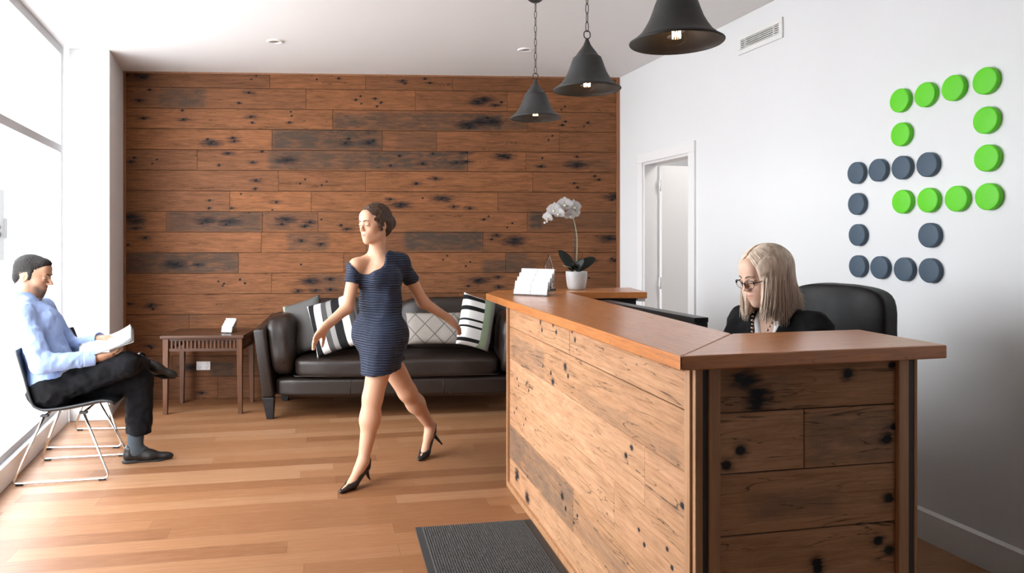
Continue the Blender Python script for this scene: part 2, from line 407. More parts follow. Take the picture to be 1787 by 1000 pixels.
# right wall with a door opening
RA = Vector((Rw(YN), YN, 0)); RB = Vector((1.514, 6.79, 0))
def rwp(Y, off=0.0): return Vector((Rw(Y), Y, 0)) + rw_in*off
yo0, yo1, zo = 5.576, 6.32, 2.12; TH = .12
bm = bmesh.new()
for a, b, z0, z1 in ((YN, yo0, 0, CEIL), (yo0, yo1, zo, CEIL), (yo1, 7.2, 0, CEIL)):
    prism(bm, [rwp(a), rwp(a, -TH), rwp(b, -TH), rwp(b)], z0, z1)
struct('wall_right', bm, M['white_wall'])
bm = bmesh.new()
prism(bm, [rwp(7.9, -.2), rwp(7.9, -2.1), rwp(7.8, -2.1), rwp(7.8, -.2)], 0, CEIL); prism(bm, [rwp(4.2, -1.9), rwp(4.2, -2.0), rwp(7.9, -2.0), rwp(7.9, -1.9)], 0, CEIL)
prism(bm, [rwp(4.2, -TH), rwp(4.2, -2.0), rwp(4.1, -2.0), rwp(4.1, -TH)], 0, CEIL)
struct('wall_passage', bm, M['white_wall'])
# baseboards
def baseboard(name, pts, h=.15, t=.018):
    bm = bmesh.new()
    for a, b in pts:
        prism(bm, [rwp(a), rwp(a, t), rwp(b, t), rwp(b)], 0, h-.03)
        prism(bm, [rwp(a), rwp(a, t), rwp(b, t), rwp(b)], h-.03, [h, h-.012, h-.012, h])
    struct(name, bm, M['gloss_white'])
baseboard('baseboard_right', [(YN, yo0-.09), (yo1+.09, 6.74)])
# window sill riser, frame and glass of the shopfront
def lwp(Y, off=0.0): return Vector((Lw(Y), Y, 0)) + lw_in*off
bm = bmesh.new(); prism(bm, [lwp(yw0), lwp(yw0, -.14), lwp(yw1, -.14), lwp(yw1)], 0, .135); struct('baseboard_left', bm, M['gloss_white'], bevel=.004)
w = empty('window_1', lwp(2.0)); w['kind'] = 'structure'
def wchild(name, bm, m, bevel=0):
    o = bobj(name, bm, m, None, False, bevel); o.parent = w; o.matrix_parent_inverse = Matrix.Translation(-w.location); return o
bm = bmesh.new()
def bar(y0, y1, z0, z1, o0=-.10, o1=-.035): prism(bm, [lwp(y0, o0), lwp(y1, o0), lwp(y1, o1), lwp(y0, o1)], z0, z1)
bar(yw0, yw1, .135, .18); bar(yw0, yw1, CEIL-.07, CEIL); bar(5.66, yw1, .18, CEIL-.07); bar(yw0, 5.66, 2.13, 2.19)
bar(yw0, yw0+.06, .18, CEIL-.07)
wchild('window_frame', bm, M['frame_paint'], .003)
for ya, yb in ((yw0+.06, 5.66),):
    for za, zb in ((.18, 2.13), (2.19, CEIL-.07)):
        bm = bmesh.new(); prism(bm, [lwp(ya, -.072), lwp(yb, -.072), lwp(yb, -.066), lwp(ya, -.066)], za, zb); wchild('pane', bm, M['window_glass'])
# timber wall: seams, joints, stains read off the photograph and laid on the wall's own plane
bdir = (BB-BA).normalized(); blen = (BB-BA).length; bn = Vector((bdir.y, -bdir.x, 0))
rows = [0.0]+[1.45-(v-418)/192.0 for v in [152.8+36.05*k for k in range(15)][::-1]]+[CEIL]
rows = sorted(rows); rows = [r for i, r in enumerate(rows) if i == 0 or r-rows[i-1] > .03]
nr = len(rows)-1
jt = {0: [471, 638, 790], 1: [534, 725, 885], 2: [581, 921], 3: [475, 667, 762, 976], 4: [344, 816, 918], 5: [486, 638, 930], 6: [401, 543, 869], 7: [290, 458, 555, 921],
      8: [456, 639, 843], 9: [416, 600, 883, 1017], 10: [474, 700, 960], 11: [560, 800], 12: [330, 620, 900], 13: [420, 760], 14: [300, 540, 880], 15: [380, 700]}
def bs(u, v=400): return hit(u, v, BA, bdir)
joints = [[bs(u)[0] for u in jt.get(nr-1-r, [500, 900])] for r in range(nr)]
SZ = {'s': (.009, 0, 0, 0), 'm': (.013, .045, .012, .5), 'm': (.012, .050, .015, .5), 'L': (.013, .085, .026, .58), 'X': (.015, .13, .045, .7)}
def stains_from(items, plane): 
    out = []
    for (u, v, k) in items:
        s, z = plane(u, v); c, hw, hh, st = SZ[k]; out.append((s, z, c, hw, hh, st))
    return out
c5 = lambda L: [(180+x/3.125, 100+y/3.125, k) for x, y, k in L]
c6 = lambda L: [(640+x/3.126, 100+y/3.126, k) for x, y, k in L]
c4 = lambda L: [(520+x/3.225, 330+y/3.225, k) for x, y, k in L]
c6b = lambda L: [(820+x/3.7045, 330+y/3.7045, k) for x, y, k in L]
c3 = lambda L: [(260+x/3.572, 480+y/3.572, k) for x, y, k in L]
c2 = lambda L: [(x/2.1735, 420+y/2.1735, k) for x, y, k in L]
items = c5([(210, 105, 'X'), (130, 95, 'L'), (835, 100, 's'), (808, 120, 's'), (1138, 98, 's'), (1165, 120, 's'), (1250, 96, 'm'), (1285, 115, 'm'), (255, 177, 'm'), (195, 237, 'L'), (795, 193, 'L'),
  (740, 250, 'm'), (1378, 232, 'm'), (1405, 212, 's'), (1408, 253, 's'), (1485, 225, 's'), (1495, 268, 's'), (220, 332, 'L'), (432, 290, 'm'), (437, 340, 'L'), (805, 325, 'L'), (812, 357, 'm'),
  (1023, 297, 's'), (1028, 320, 's'), (1015, 355, 'm'), (570, 447, 'm'), (590, 468, 'X'), (705, 440, 'L'), (715, 458, 'L'), (1340, 445, 'm'), (1322, 468, 'L'), (1447, 470, 'L'), (1472, 455, 's'),
  (150, 570, 'L'), (170, 548, 'm'), (268, 580, 's'), (293, 557, 's'), (632, 588, 'm'), (680, 525, 'L'), (868, 513, 'm'), (815, 573, 'L'), (1003, 562, 'X'), (832, 672, 'L'), (830, 718, 'm'), (1075, 688, 's'),
  (1102, 666, 's'), (1192, 697, 's'), (1220, 677, 's'), (580, 780, 'm'), (578, 823, 'm'), (752, 745, 's'), (945, 790, 'L'), (700, 823, 'm'), (923, 832, 's'), (180, 890, 'X'), (178, 932, 'L'), (150, 870, 'X'),
  (560, 890, 'X'), (540, 905, 'L'), (690, 895, 'X'), (672, 912, 'L'), (995, 885, 'X'), (975, 910, 'L'), (1130, 900, 'L'), (1100, 920, 'L'), (1190, 885, 's'), (1298, 915, 'm'), (1330, 937, 'L'), (230, 985, 'L')])
items += c6([(195, 130, 'L'), (210, 142, 'm'), (318, 118, 'm'), (345, 140, 'm'), (45, 225, 'm'), (78, 247, 'm'), (55, 268, 's'), (610, 245, 'X'), (640, 230, 'X'), (735, 245, 'm'), (700, 262, 'L'), (1082, 267, 's'),
  (1062, 285, 's'), (658, 330, 'L'), (682, 352, 'X'), (545, 370, 'X'), (560, 385, 'L'), (620, 355, 'X'), (1085, 350, 'm'), (1068, 370, 'm'), (1207, 357, 'm'), (1185, 377, 's'), (10, 465, 'L'), (35, 455, 'm'), (1013, 428, 's'), (992, 450, 's'),
  (178, 537, 'm'), (130, 590, 'm'), (305, 580, 'L'), (362, 525, 'm'), (490, 575, 'L'), (545, 520, 'L'), (545, 570, 'L'), (748, 540, 'X'), (770, 548, 'L'), (958, 550, 's'), (950, 595, 'L'), (1147, 543, 'm'), (1147, 587, 'X'),
  (375, 662, 'L'), (270, 690, 'L'), (1245, 648, 'm'), (1268, 668, 'm'), (1132, 687, 'm'), (1150, 710, 'm'), (130, 775, 'L'), (185, 805, 'X'), (305, 768, 's'), (410, 770, 'X'), (475, 815, 'L'), (562, 823, 'L'),
  (1355, 760, 'X'), (1340, 775, 'L'), (640, 885, 'm'), (665, 867, 's'), (795, 905, 's'), (767, 928, 's')])
items += c4([(20, 290, 'L'), (130, 310, 'L'), (65, 185, 'L'), (40, 210, 'L'), (1120, 260, 'L'), (1090, 283, 'm'), (1215, 300, 'X'), (1225, 285, 'X'), (840, 375, 's'), (817, 397, 's'), (970, 410, 's'), (945, 433, 's'),
  (70, 520, 'X'), (180, 508, 'L'), (185, 567, 'L'), (100, 570, 'L'), (1015, 517, 'L'), (1128, 495, 'L'), (958, 545, 'm'), (1130, 552, 'm'), (17, 425, 's')])
items += c6b([(790, 465, 'L'), (920, 450, 'm'), (935, 462, 'L'), (770, 575, 's'), (60, 590, 'X'), (185, 570, 'm'), (185, 632, 'L'), (900, 320, 'X')])
items += c3([(433, 40, 's'), (460, 67, 's'), (567, 30, 's'), (600, 53, 's'), (1005, 38, 'X'), (1130, 25, 'L'), (930, 100, 'L'), (1130, 90, 'L'), (15, 185, 'L'), (25, 212, 'm'), (15, 455, 'm'), (330, 735, 'L')])
items += c2([(665, 90, 'X'), (570, 250, 'L'), (490, 240, 'L'), (565, 400, 'L'), (485, 15, 'm'), (720, 480, 'X')])
items += [(u, v, 's') for u, v in ((381, 491), (391, 495), (419, 487), (427, 494))] + [(310, 460, 'L'), (345, 462, 'L')]
pl = [(300, 560, 170, 272, .8), (1258, 1500, 310, 384, .9), (925, 1500, 392, 497, .95), (900, 1500, 505, 610, .8), (350, 868, 842, 950, .75), (872, 1172, 842, 945, .5), (120, 230, 842, 945, .6), (180, 330, 175, 270, .35)]
patches = []
def addp(u0, u1, v0, v1, k): patches.append((bs(u0)[0], bs(u1)[0], bs(u0, v1)[1], bs(u0, v0)[1], k))
for a, b, c, d, k in pl: addp(180+a/3.125, 180+b/3.125, 100+c/3.125, 100+d/3.125, k)
for a, b, c, d, k in [(0, 520, 300, 395, .75), (500, 740, 310, 395, 1.0), (740, 880, 330, 395, .6), (0, 85, 405, 500, .8), (160, 385, 405, 500, .35), (0, 550, 510, 612, .95), (885, 960, 840, 936, 1.0), (960, 1360, 840, 936, .35), (1090, 1330, 560, 600, .5)]:
    addp(640+a/3.126, 640+b/3.126, 100+c/3.126, 100+d/3.126, k)
for a, b, c, d, k in [(600, 1042, 240, 345, 1.0), (1170, 1290, 360, 445, .8), (-60, 170, 245, 345, .6)]:
    addp(520+a/3.225, 520+b/3.225, 330+c/3.225, 330+d/3.225, k)
addp(218, 416, 441, 477, .85); addp(842, 935, 441+13, 476, .8); addp(541, 600, 478, 512, .6); addp(368, 408, 632, 656, 1.0); addp(300, 350, 549, 560, .4)
tones = {}
def tn(row, j, v): tones[(nr-1-row, j)] = v
for (r, j, v) in [(0, 0, .35), (0, 1, .75), (0, 2, .5), (0, 3, .45), (1, 0, .55), (1, 1, .8), (1, 2, .55), (1, 3, .75), (2, 0, .75), (2, 1, .55), (2, 2, .5), (3, 0, .85), (3, 1, .35), (3, 2, .4), (3, 3, .6), (3, 4, .55),
      (4, 0, .45), (4, 1, .6), (4, 2, .75), (4, 3, .5), (5, 0, .55), (5, 1, .6), (5, 2, .75), (5, 3, .65), (6, 0, .55), (6, 1, .95), (6, 2, .8), (6, 3, .5), (7, 0, .8), (7, 1, .4), (7, 2, .8), (7, 3, .6), (7, 4, .4),
      (8, 0, .8), (8, 1, .85), (8, 2, .3), (8, 3, .45), (9, 0, .4), (9, 1, .75), (9, 2, .65), (9, 3, .45), (9, 4, .5), (10, 0, .65), (10, 1, .75), (10, 2, .5), (10, 3, .45), (11, 0, .65), (12, 0, .6), (13, 0, .5), (14, 0, .35), (15, 0, .4)]: tn(r, j, v)
wb = plank_panel('wall_back', M['timber_wall'], BA, bdir, L_UP, bn, rows, joints, blen, stains_from(items, bs), patches, .0085, 7, tones=tones, thick=.15)
wb['kind'] = 'structure'
bm = bmesh.new()
for s0, s1 in ((-.002, .024), (blen-.03, blen)):
    p = [BA+bdir*s0, BA+bdir*s1, BA+bdir*s1+bn*.014, BA+bdir*s0+bn*.014]; prism(bm, [(q.x, q.y) for q in p], 0, CEIL-.014)
p = [BA, BB, BB+bn*.014, BA+bn*.014]; prism(bm, [(q.x, q.y) for q in p], CEIL-.014, CEIL)
struct('trim_1', bm, M['wall_trim'])
# door: casing, jamb, leaf and hinges
dr = empty('door_1', rwp((yo0+yo1)/2)); dr['kind'] = 'structure'
def dchild(name, bm, m, bevel=0):
    o = bobj(name, bm, m, None, False, bevel); o.parent = dr; o.matrix_parent_inverse = Matrix.Translation(-dr.location); return o
bm = bmesh.new(); cw = .085
for off in (0, -TH-.018):
    for a, b, z0, z1 in ((yo0-cw, yo0, 0, zo), (yo1, yo1+cw, 0, zo), (yo0-cw, yo1+cw, zo, zo+cw)):
        prism(bm, [rwp(a, off), rwp(a, off+.018), rwp(b, off+.018), rwp(b, off)], z0, z1)
dchild('casing', bm, M['gloss_white'], .003)
bm = bmesh.new(); jt_ = .02
for a, b, z0, z1 in ((yo0-.001, yo0+jt_, 0, zo), (yo1-jt_, yo1+.001, 0, zo), (yo0, yo1, zo-jt_, zo+.001)):
    prism(bm, [rwp(a, .001), rwp(b, .001), rwp(b, -TH-.001), rwp(a, -TH-.001)], z0, z1)
dchild('jamb', bm, M['door_white'])
hp = rwp(yo1-jt_-.004, -TH+.01); ld = (-rw_in + rw_dir*.04).normalized(); ln = Vector((ld.y, -ld.x, 0))
bm = bmesh.new(); q = [hp+ld*.03, hp+ld*.77, hp+ld*.77+ln*.038, hp+ld*.03+ln*.038]; prism(bm, [(a.x, a.y) for a in q], .01, zo-jt_-.004)
dchild('leaf', bm, M['door_white'], .002)
for z in (1.92, 1.07, .25):
    bm = bmesh.new(); c = hp+ln*.036+ld*.012
    tube(bm, [c+Vector((0, 0, z-.05)), c+Vector((0, 0, z+.05))], .007, 10)
    box(bm, c+Vector((0, 0, z))+ld*.022+ln*.001, (.030, .003, .1), rotz(math.atan2(ld.y, ld.x)))
    dchild('hinge', bm, M['white_plastic'])

# ------------------------------------------------------------------ ceiling downlights, air vent, wall outlet
for u, v, lab in ((480, 72, 'round white recessed ceiling light left of the pendants, unlit'), (917, 86.5, 'round white recessed ceiling light beside the farthest pendant chain')):
    p = G(u, v, CEIL); d = empty('downlight', p, 0, lab, 'ceiling light', 'recessed ceiling lights')
    bm = bmesh.new(); lathe(bm, [(.034, -.001), (.034, -.006), (.058, -.012), (.064, -.006), (.064, 0)], 32); bobj('trim_ring', bm, M['gloss_white'], d)
    bm = bmesh.new(); lathe(bm, [(.0001, -.003), (.034, -.003)], 24); bobj('lens', bm, M['steel'], d)
vo = rw_in*.012
q = [hit(u, v, RB, -rw_dir, vo) for u, v in ((1288.5, 64), (1287, 97), (1365, 28.5), (1364.5, 66))]
s0, s1 = (q[0][0]+q[1][0])/2, (q[2][0]+q[3][0])/2; z1 = (q[0][1]+q[2][1])/2; z0 = (q[1][1]+q[3][1])/2
vc = RB - rw_dir*((s0+s1)/2) + Vector((0, 0, (z0+z1)/2)); vw, vh = s1-s0, z1-z0
ve = empty('air_vent', vc, math.atan2(-rw_dir.y, -rw_dir.x), 'white louvred air vent high on the right wall', 'vent')   # local +x runs along the wall toward the viewer, -y into the room
R_ = ve.rotation_euler.to_matrix(); sgn = -1 if (R_ @ Vector((0, -1, 0))).dot(rw_in) > 0 else 1
bm = bmesh.new(); fw = .032
for c, s in (((0, 0, vh/2-fw/2), (vw, .014, fw)), ((0, 0, -vh/2+fw/2), (vw, .014, fw)), ((-vw/2+fw/2, 0, 0), (fw, .014, vh-2*fw)), ((vw/2-fw/2, 0, 0), (fw, .014, vh-2*fw)), ((-vw/2+fw+.05, 0, 0), (.008, .014, vh-2*fw)), ((vw/2-fw-.05, 0, 0), (.008, .014, vh-2*fw))):
    box(bm, (c[0], sgn*.007, c[2]), s)
bobj('frame', bm, M['white_plastic'], ve, bevel=.002)
bm = bmesh.new(); box(bm, (0, sgn*.0015, 0), (vw-.02, .003, vh-.02)); bobj('duct', bm, M['black'], ve)
nl = 5
for i in range(nl):
    bm = bmesh.new(); z = -vh/2+fw+(i+.5)*(vh-2*fw)/nl
    box(bm, (0, sgn*.007, z), (vw-2*fw, .009, .0050), Matrix.Rotation(.2*sgn, 3, 'X')); bobj('louvre', bm, M['white_plastic'], ve)
s0, zt = bs(343, 630); s1, zb = bs(368, 646)
ob = empty('power_outlet', BA+bdir*((s0+s1)/2)+bn*.001+Vector((0, 0, (zt+zb)/2)), math.atan2(bdir.y, bdir.x), 'white double power outlet on the timber wall behind side table', 'power outlet')
bm = bmesh.new(); box(bm, (0, -.006, 0), (.125, .011, .078)); bobj('plate', bm, M['white_plastic'], ob, bevel=.003)
for x in (-.03, .03):
    bm = bmesh.new()
    for dx, a in ((-.008, .5), (.008, -.5), (0, 0)): box(bm, (x+dx, -.012, -.012 if dx else -.026), (.0025, .002, .009), Matrix.Rotation(a, 3, 'Y'))
    bobj('socket', bm, M['black'], ob)
    bm = bmesh.new(); box(bm, (x, -.0135, .02), (.012, .005, .018)); bobj('switch', bm, M['gloss_white'], ob, bevel=.001)

# ------------------------------------------------------------------ wall discs
cd = lambda x, y: (1420+x/2.272, 80+y/2.272)
discs = [('g', 341, 217, 'far left end of the top row, above another green one'), ('g', 442, 194, 'second from the left in the top row'), ('g', 553, 167, 'third from the left in the top row'), ('g', 680, 139, 'right end of the top row, topmost of all'),
 ('g', 345, 351, 'alone between the top green row and the slate row'), ('g', 682, 295, 'second down in the right column'), ('g', 686, 445, 'third down in the right column'),
 ('g', 350, 618, 'left end of the lower green row'), ('g', 453, 612, 'second from the left in the lower green row'), ('g', 566, 606, 'third from the left in the lower green row'), ('g', 690, 598, 'right end of the lower green row'),
 ('s', 168, 504, 'left end of the upper slate row'), ('s', 254, 493, 'second from the left in the upper slate row'), ('s', 348, 483, 'third from the left in the upper slate row'), ('s', 450, 471, 'right end of the upper slate row'),
 ('s', 170, 627, 'second down in the left column'), ('s', 173, 750, 'third down in the left column'), ('s', 457, 751, 'alone above the right end of the bottom row'),
 ('s', 174, 874, 'left end of the bottom row'), ('s', 261, 879, 'second from the left in the bottom row'), ('s', 357, 886, 'third from the left in the bottom row'), ('s', 459, 891, 'right end of the bottom row')]
me0 = None
for k, x, y, where in discs:
    u, v = cd(x, y); t, z = hit(u, v, RB, -rw_dir, rw_in*.020)
    P = RB - rw_dir*t + Vector((0, 0, z))
    bm = bmesh.new(); lathe(bm, [(.0001, .026), (.053, .026), (.0575, .0247), (.059, .022), (.059, .0005), (.0001, .0005)], 40)
    o = bobj('wall_disc', bm, M['green' if k == 'g' else 'slate'])
    o.location = P; o.rotation_euler = rw_in.to_track_quat('Z', 'Y').to_euler()
    tag(o, ('lime green' if k == 'g' else 'slate grey')+' round wall disc, '+where, 'wall disc', 'green discs of the wall emblem' if k == 'g' else 'slate discs of the wall emblem')

# ------------------------------------------------------------------ reception desk
Bf, Bn, Br = Vector((.300, 4.249, 0)), Vector((.684, 2.09, 0)), Vector((1.405, 2.241, 0))
el = (Bn-Bf).normalized(); nl_ = Vector((el.y, -el.x, 0)); nl_ = nl_ if nl_.x < 0 else -nl_
ef = (Br-Bn).normalized(); nf_ = Vector((ef.y, -ef.x, 0)); LL, LF = (Bn-Bf).length, (Br-Bn).length
desk = empty('reception_desk', (0, 0, 0), 0, 'reclaimed timber reception desk with orange-brown counter top', 'reception desk')
desk.location = (Bn.x, Bn.y, 0)
def kchild(o): o.parent = desk; o.matrix_parent_inverse = Matrix.Translation(-desk.location); return o
k8 = lambda L: [(860+x/2, 500+y/2, k) for x, y, k in L]
k1 = lambda L: [(1180+x/2.2735, 560+y/2.2735, k) for x, y, k in L]
lp = lambda u, v=700: hit(u, v, Bf, el); fp = lambda u, v=700: hit(u, v, Bn, ef)
SZ['q'] = (.011, .02, .02, .5); SZ['Q'] = (.016, .035, .03, .6); SZ['K'] = (.019, .055, .04, .8)
it = k8([(167, 125, 'q'), (172, 152, 'q'), (211, 132, 'q'), (222, 160, 'q'), (276, 155, 'q'), (286, 187, 'q'), (253, 280, 'Q'), (203, 302, 'q'), (263, 313, 'q'), (210, 333, 'Q'), (85, 322, 's'), (90, 347, 's'), (119, 335, 's'), (125, 363, 's'),
   (484, 562, 'q'), (464, 590, 'q'), (662, 765, 'q'), (682, 827, 's'), (75, 440, 's'), (83, 425, 's'), (115, 462, 's'), (108, 483, 's'), (510, 850, 's'), (529, 902, 's'), (609, 917, 's'), (626, 982, 's'),
   (243, 733, 'Q'), (255, 775, 'q'), (295, 800, 's'), (283, 825, 's'), (85, 655, 'K'), (82, 668, 'Q'), (120, 737, 'K')])
rl = [.022, .175, .366, .552, .755, .94, 1.075]
jl = [[lp(972)[0]], [lp(1000)[0]], [lp(1072)[0]], [lp(1125)[0]], [], [lp(994)[0]]]
ptl = [(.0, lp(1000)[0], .175, .366, .7), (.05, .7, .755, .9, .5), (1.2, 2.1, .76, .82, .3), (lp(1000)[0], 1.7, .2, .3, .35)]
tl = {(5, 0): .75, (5, 1): .8, (4, 0): .7, (3, 0): .95, (3, 1): .85, (2, 0): .9, (2, 1): .8, (1, 0): .5, (1, 1): .65, (0, 0): .85, (0, 1): .8}
kchild(plank_panel('side_panel', M['timber_desk'], Bf, el, L_UP, nl_, rl, jl, LL-.005, stains_from(it, lp), ptl, .006, 11, tones=tl, thick=.04))
it = k1([(275, 238, 'K'), (325, 292, 'K'), (320, 325, 'K'), (250, 225, 'Q'), (680, 210, 'Q'), (855, 175, 'q'), (255, 515, 'Q'), (200, 573, 'Q'), (835, 470, 'Q'), (862, 420, 'q'), (845, 703, 'Q'), (803, 872, 'Q'), (845, 910, 'Q'), (560, 960, 'Q'), (562, 985, 'Q')])
rf = [.022, .21, .395, .58, .762, .942, 1.0795]; f0 = fp(1253)[0]; f1 = fp(1563)[0]
jf = [[.3], [.42], [], [], [fp(1403.5)[0]-f0], []]
ptf = [(fp(1403.5)[0]-f0, f1-f0, .77, .93, .55), (f1-f0-.12, f1-f0, .86, .89, .9), (.1, .4, .62, .70, .5), (0, .25, .95, 1.06, .35)]
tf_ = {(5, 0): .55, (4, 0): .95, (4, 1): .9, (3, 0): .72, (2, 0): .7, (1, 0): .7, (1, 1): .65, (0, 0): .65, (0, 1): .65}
st_f = [(s-f0, z, c, a, b, k) for s, z, c, a, b, k in stains_from(it, fp)]
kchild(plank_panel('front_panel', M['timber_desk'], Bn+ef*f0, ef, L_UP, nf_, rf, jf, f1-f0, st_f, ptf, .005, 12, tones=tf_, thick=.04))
def strip(name, base, d, n, a, b, o0, o1, z0, z1, m):
    bm = bmesh.new(); q = [base+d*a+n*o0, base+d*b+n*o0, base+d*b+n*o1, base+d*a+n*o1]; prism(bm, [(p.x, p.y) for p in q], z0, z1)
    return kchild(bobj(name, bm, m, bevel=.002))
strip('edge_trim', Bf, el, nl_, -.012, .012, -.03, .016, 0, 1.06, M['trim_wood'])
strip('bottom_trim', Bf, el, nl_, .012, LL-.03, -.03, .016, 0, .03, M['trim_wood'])
strip('edge_trim', Bf, el, nl_, LL-.03, LL-.004, -.03, .014, 0, 1.0795, M['trim_wood'])
strip('corner_post', Bn, ef, nf_, -.006, .018, -.05, .014, 0, 1.0795, M['trim_wood'])
strip('steel_strip', Bn, ef, nf_, .0185, .0375, -.05, .008, 0, 1.0795, M['black_strip'])
strip('corner_post', Bn, ef, nf_, .038, f0, -.05, .014, 0, 1.0795, M['trim_wood'])
strip('bottom_trim', Bn, ef, nf_, f0, f1, -.03, .002, 0, .025, M['trim_wood'])
g0, g1, g2 = f1, fp(1580)[0], fp(1590)[0]
strip('corner_post', Bn, ef, nf_, g0, g1, -.05, .014, 0, 1.0795, M['trim_wood'])
strip('steel_strip', Bn, ef, nf_, g1+.0005, g2, -.05, .010, 0, 1.0795, M['black_strip'])
strip('corner_post', Bn, ef, nf_, g2+.0005, g2+.012, -.05, .012, 0, 1.0795, M['trim_wood'])
strip('end_panel', Bn+ef*g2, -nf_, ef, .051, .36, -.02, .0, 0, 1.07, M['dark_board'])
zn, zf, tk = 1.122, 1.10, .042
A_ = G(1188, 621.6, zn); B_ = G(1277, 582, zn); FR = G(1653, 602, zn); RR = G(1499, 575, zn)
C_ = G(991, 510, zf); D_ = G(848, 512, zf); E_ = G(868, 506.5, zf); RRf = G(1100, 501.5, zf); FRf = G(1129.5, 509.7, zf)
md = (B_-A_).normalized(); mp = Vector((-md.y, md.x, 0)); mp = mp if mp.x < 0 else -mp     # mitre, toward the side counter
def ctop(pts, along, name='countertop'):
    bm = bmesh.new(); prism(bm, [(p.x, p.y) for p in pts], [p.z-tk for p in pts], [p.z for p in pts])
    o = bobj(name, bm, M['slab'], bevel=.004); o.data.calc_loop_triangles()
    set_pvec(o, along, Vector((-along.y, along.x, 0)), (random.Random(len(pts)+int(along.x*100)).uniform(0, 9), 0, 0)); return kchild(o)
Ee = C_ + (E_-D_).normalized()*0 
Kf = D_ + (FRf-C_)*0
ctop([A_+mp*.0015, B_+mp*.0015, C_, D_], (A_-D_).normalized())
ctop([A_-mp*.0015, FR, RR, B_-mp*.0015], (FR-A_).normalized())
# far return, mitred to the side counter along C-D
ctop([D_+Vector((.001, .003, 0)), C_+Vector((0, .003, 0)), FRf, RRf, E_], (FRf-C_).normalized())
bm = bmesh.new(); q = [C_+Vector((.12, .1, 0)), FRf+Vector((-.06, .06, 0)), FRf+Vector((-.06, .36, 0)), C_+Vector((.12, .36, 0))]; prism(bm, [(p.x, p.y) for p in q], 0, 1.057); kchild(bobj('return_cabinet', bm, M['black']))
bm = bmesh.new(); p = FRf; q = [p+Vector((-.05, .03, 0)), p+Vector((-.005, .03, 0)), p+Vector((-.005, .3, 0)), p+Vector((-.05, .3, 0))]; prism(bm, [(a.x, a.y) for a in q], 1.035, 1.0575); tag(kchild(bobj('bracket', bm, M['gloss_white'])), 'white bracket')
# black shelf unit on the inner work side, seen just above the counter
wk = G(1050, 524, 1.06); wn = G(1218, 554.5, 1.06); wd = (wn-wk).normalized(); wp = Vector((-wd.y, wd.x, 0)); wp = wp if wp.x > 0 else -wp
hu = empty('desk_shelf', (wk+wn)/2*Vector((1, 1, 0)) if False else Vector(((wk.x+wn.x)/2, (wk.y+wn.y)/2, 0)), 0, 'long black shelf unit standing behind the side counter', 'shelf unit')
def hchild(name, bm, m, bevel=0): 
    o = bobj(name, bm, m, bevel=bevel); o.parent = hu; o.matrix_parent_inverse = Matrix.Translation(-hu.location); return o
def plan(a, b, o0, o1): return [((wk+wd*s+wp*o).x, (wk+wd*s+wp*o).y) for s, o in ((a, o0), (b, o0), (b, o1), (a, o1))]
wl = (wn-wk).length
bm = bmesh.new(); prism(bm, plan(0, wl, -.02, .06), 1.035, 1.06); hchild('top_shelf', bm, M['black'], .002)
for s in (0, wl-.022): bm = bmesh.new(); prism(bm, plan(s, s+.022, -.01, .055), 0, 1.034); hchild('side_board', bm, M['black'])
bm = bmesh.new(); prism(bm, plan(.022, wl-.022, -.01, .005), 0, 1.034); hchild('back_board', bm, M['black'])

# ------------------------------------------------------------------ pale signboard across the street, half lost in the glare of the window
M['board'] = simple('grey_signboard', (.088, .088, .087, 1), .8, var=.05); M['letter'] = simple('dark_grey_lettering', (.045, .043, .042, 1), .8)
sg = empty('signboard', (-8.6, 12, -.14), 0, 'pale lettered signboard seen faintly through the window above the seated man', 'signboard')
bm = bmesh.new(); box(bm, (-.15, .04, 1.83), (3.6, .08, 1.18)); bobj('board', bm, M['board'], sg, bevel=.01)
for x in (-1.5, 1.2): bm = bmesh.new(); box(bm, (x, .12, .62), (.09, .07, 1.24)); bobj('post', bm, M['board'], sg, bevel=.005)
fc = bpy.data.curves.new('lettering', 'FONT'); fc.body = 'sl'; fc.size = .46; fc.extrude = .012; fc.align_x = 'RIGHT'
fo = bpy.data.objects.new('lettering', fc); C.objects.link(fo); dg_ = bpy.context.evaluated_depsgraph_get(); fme = bpy.data.meshes.new_from_object(fo.evaluated_get(dg_)); bpy.data.objects.remove(fo)
fl_ = mesh_obj('lettering', fme, M['letter'], sg); fl_.location = (1.12, -.012, 1.62); fl_.rotation_euler = (math.pi/2, 0, 0)
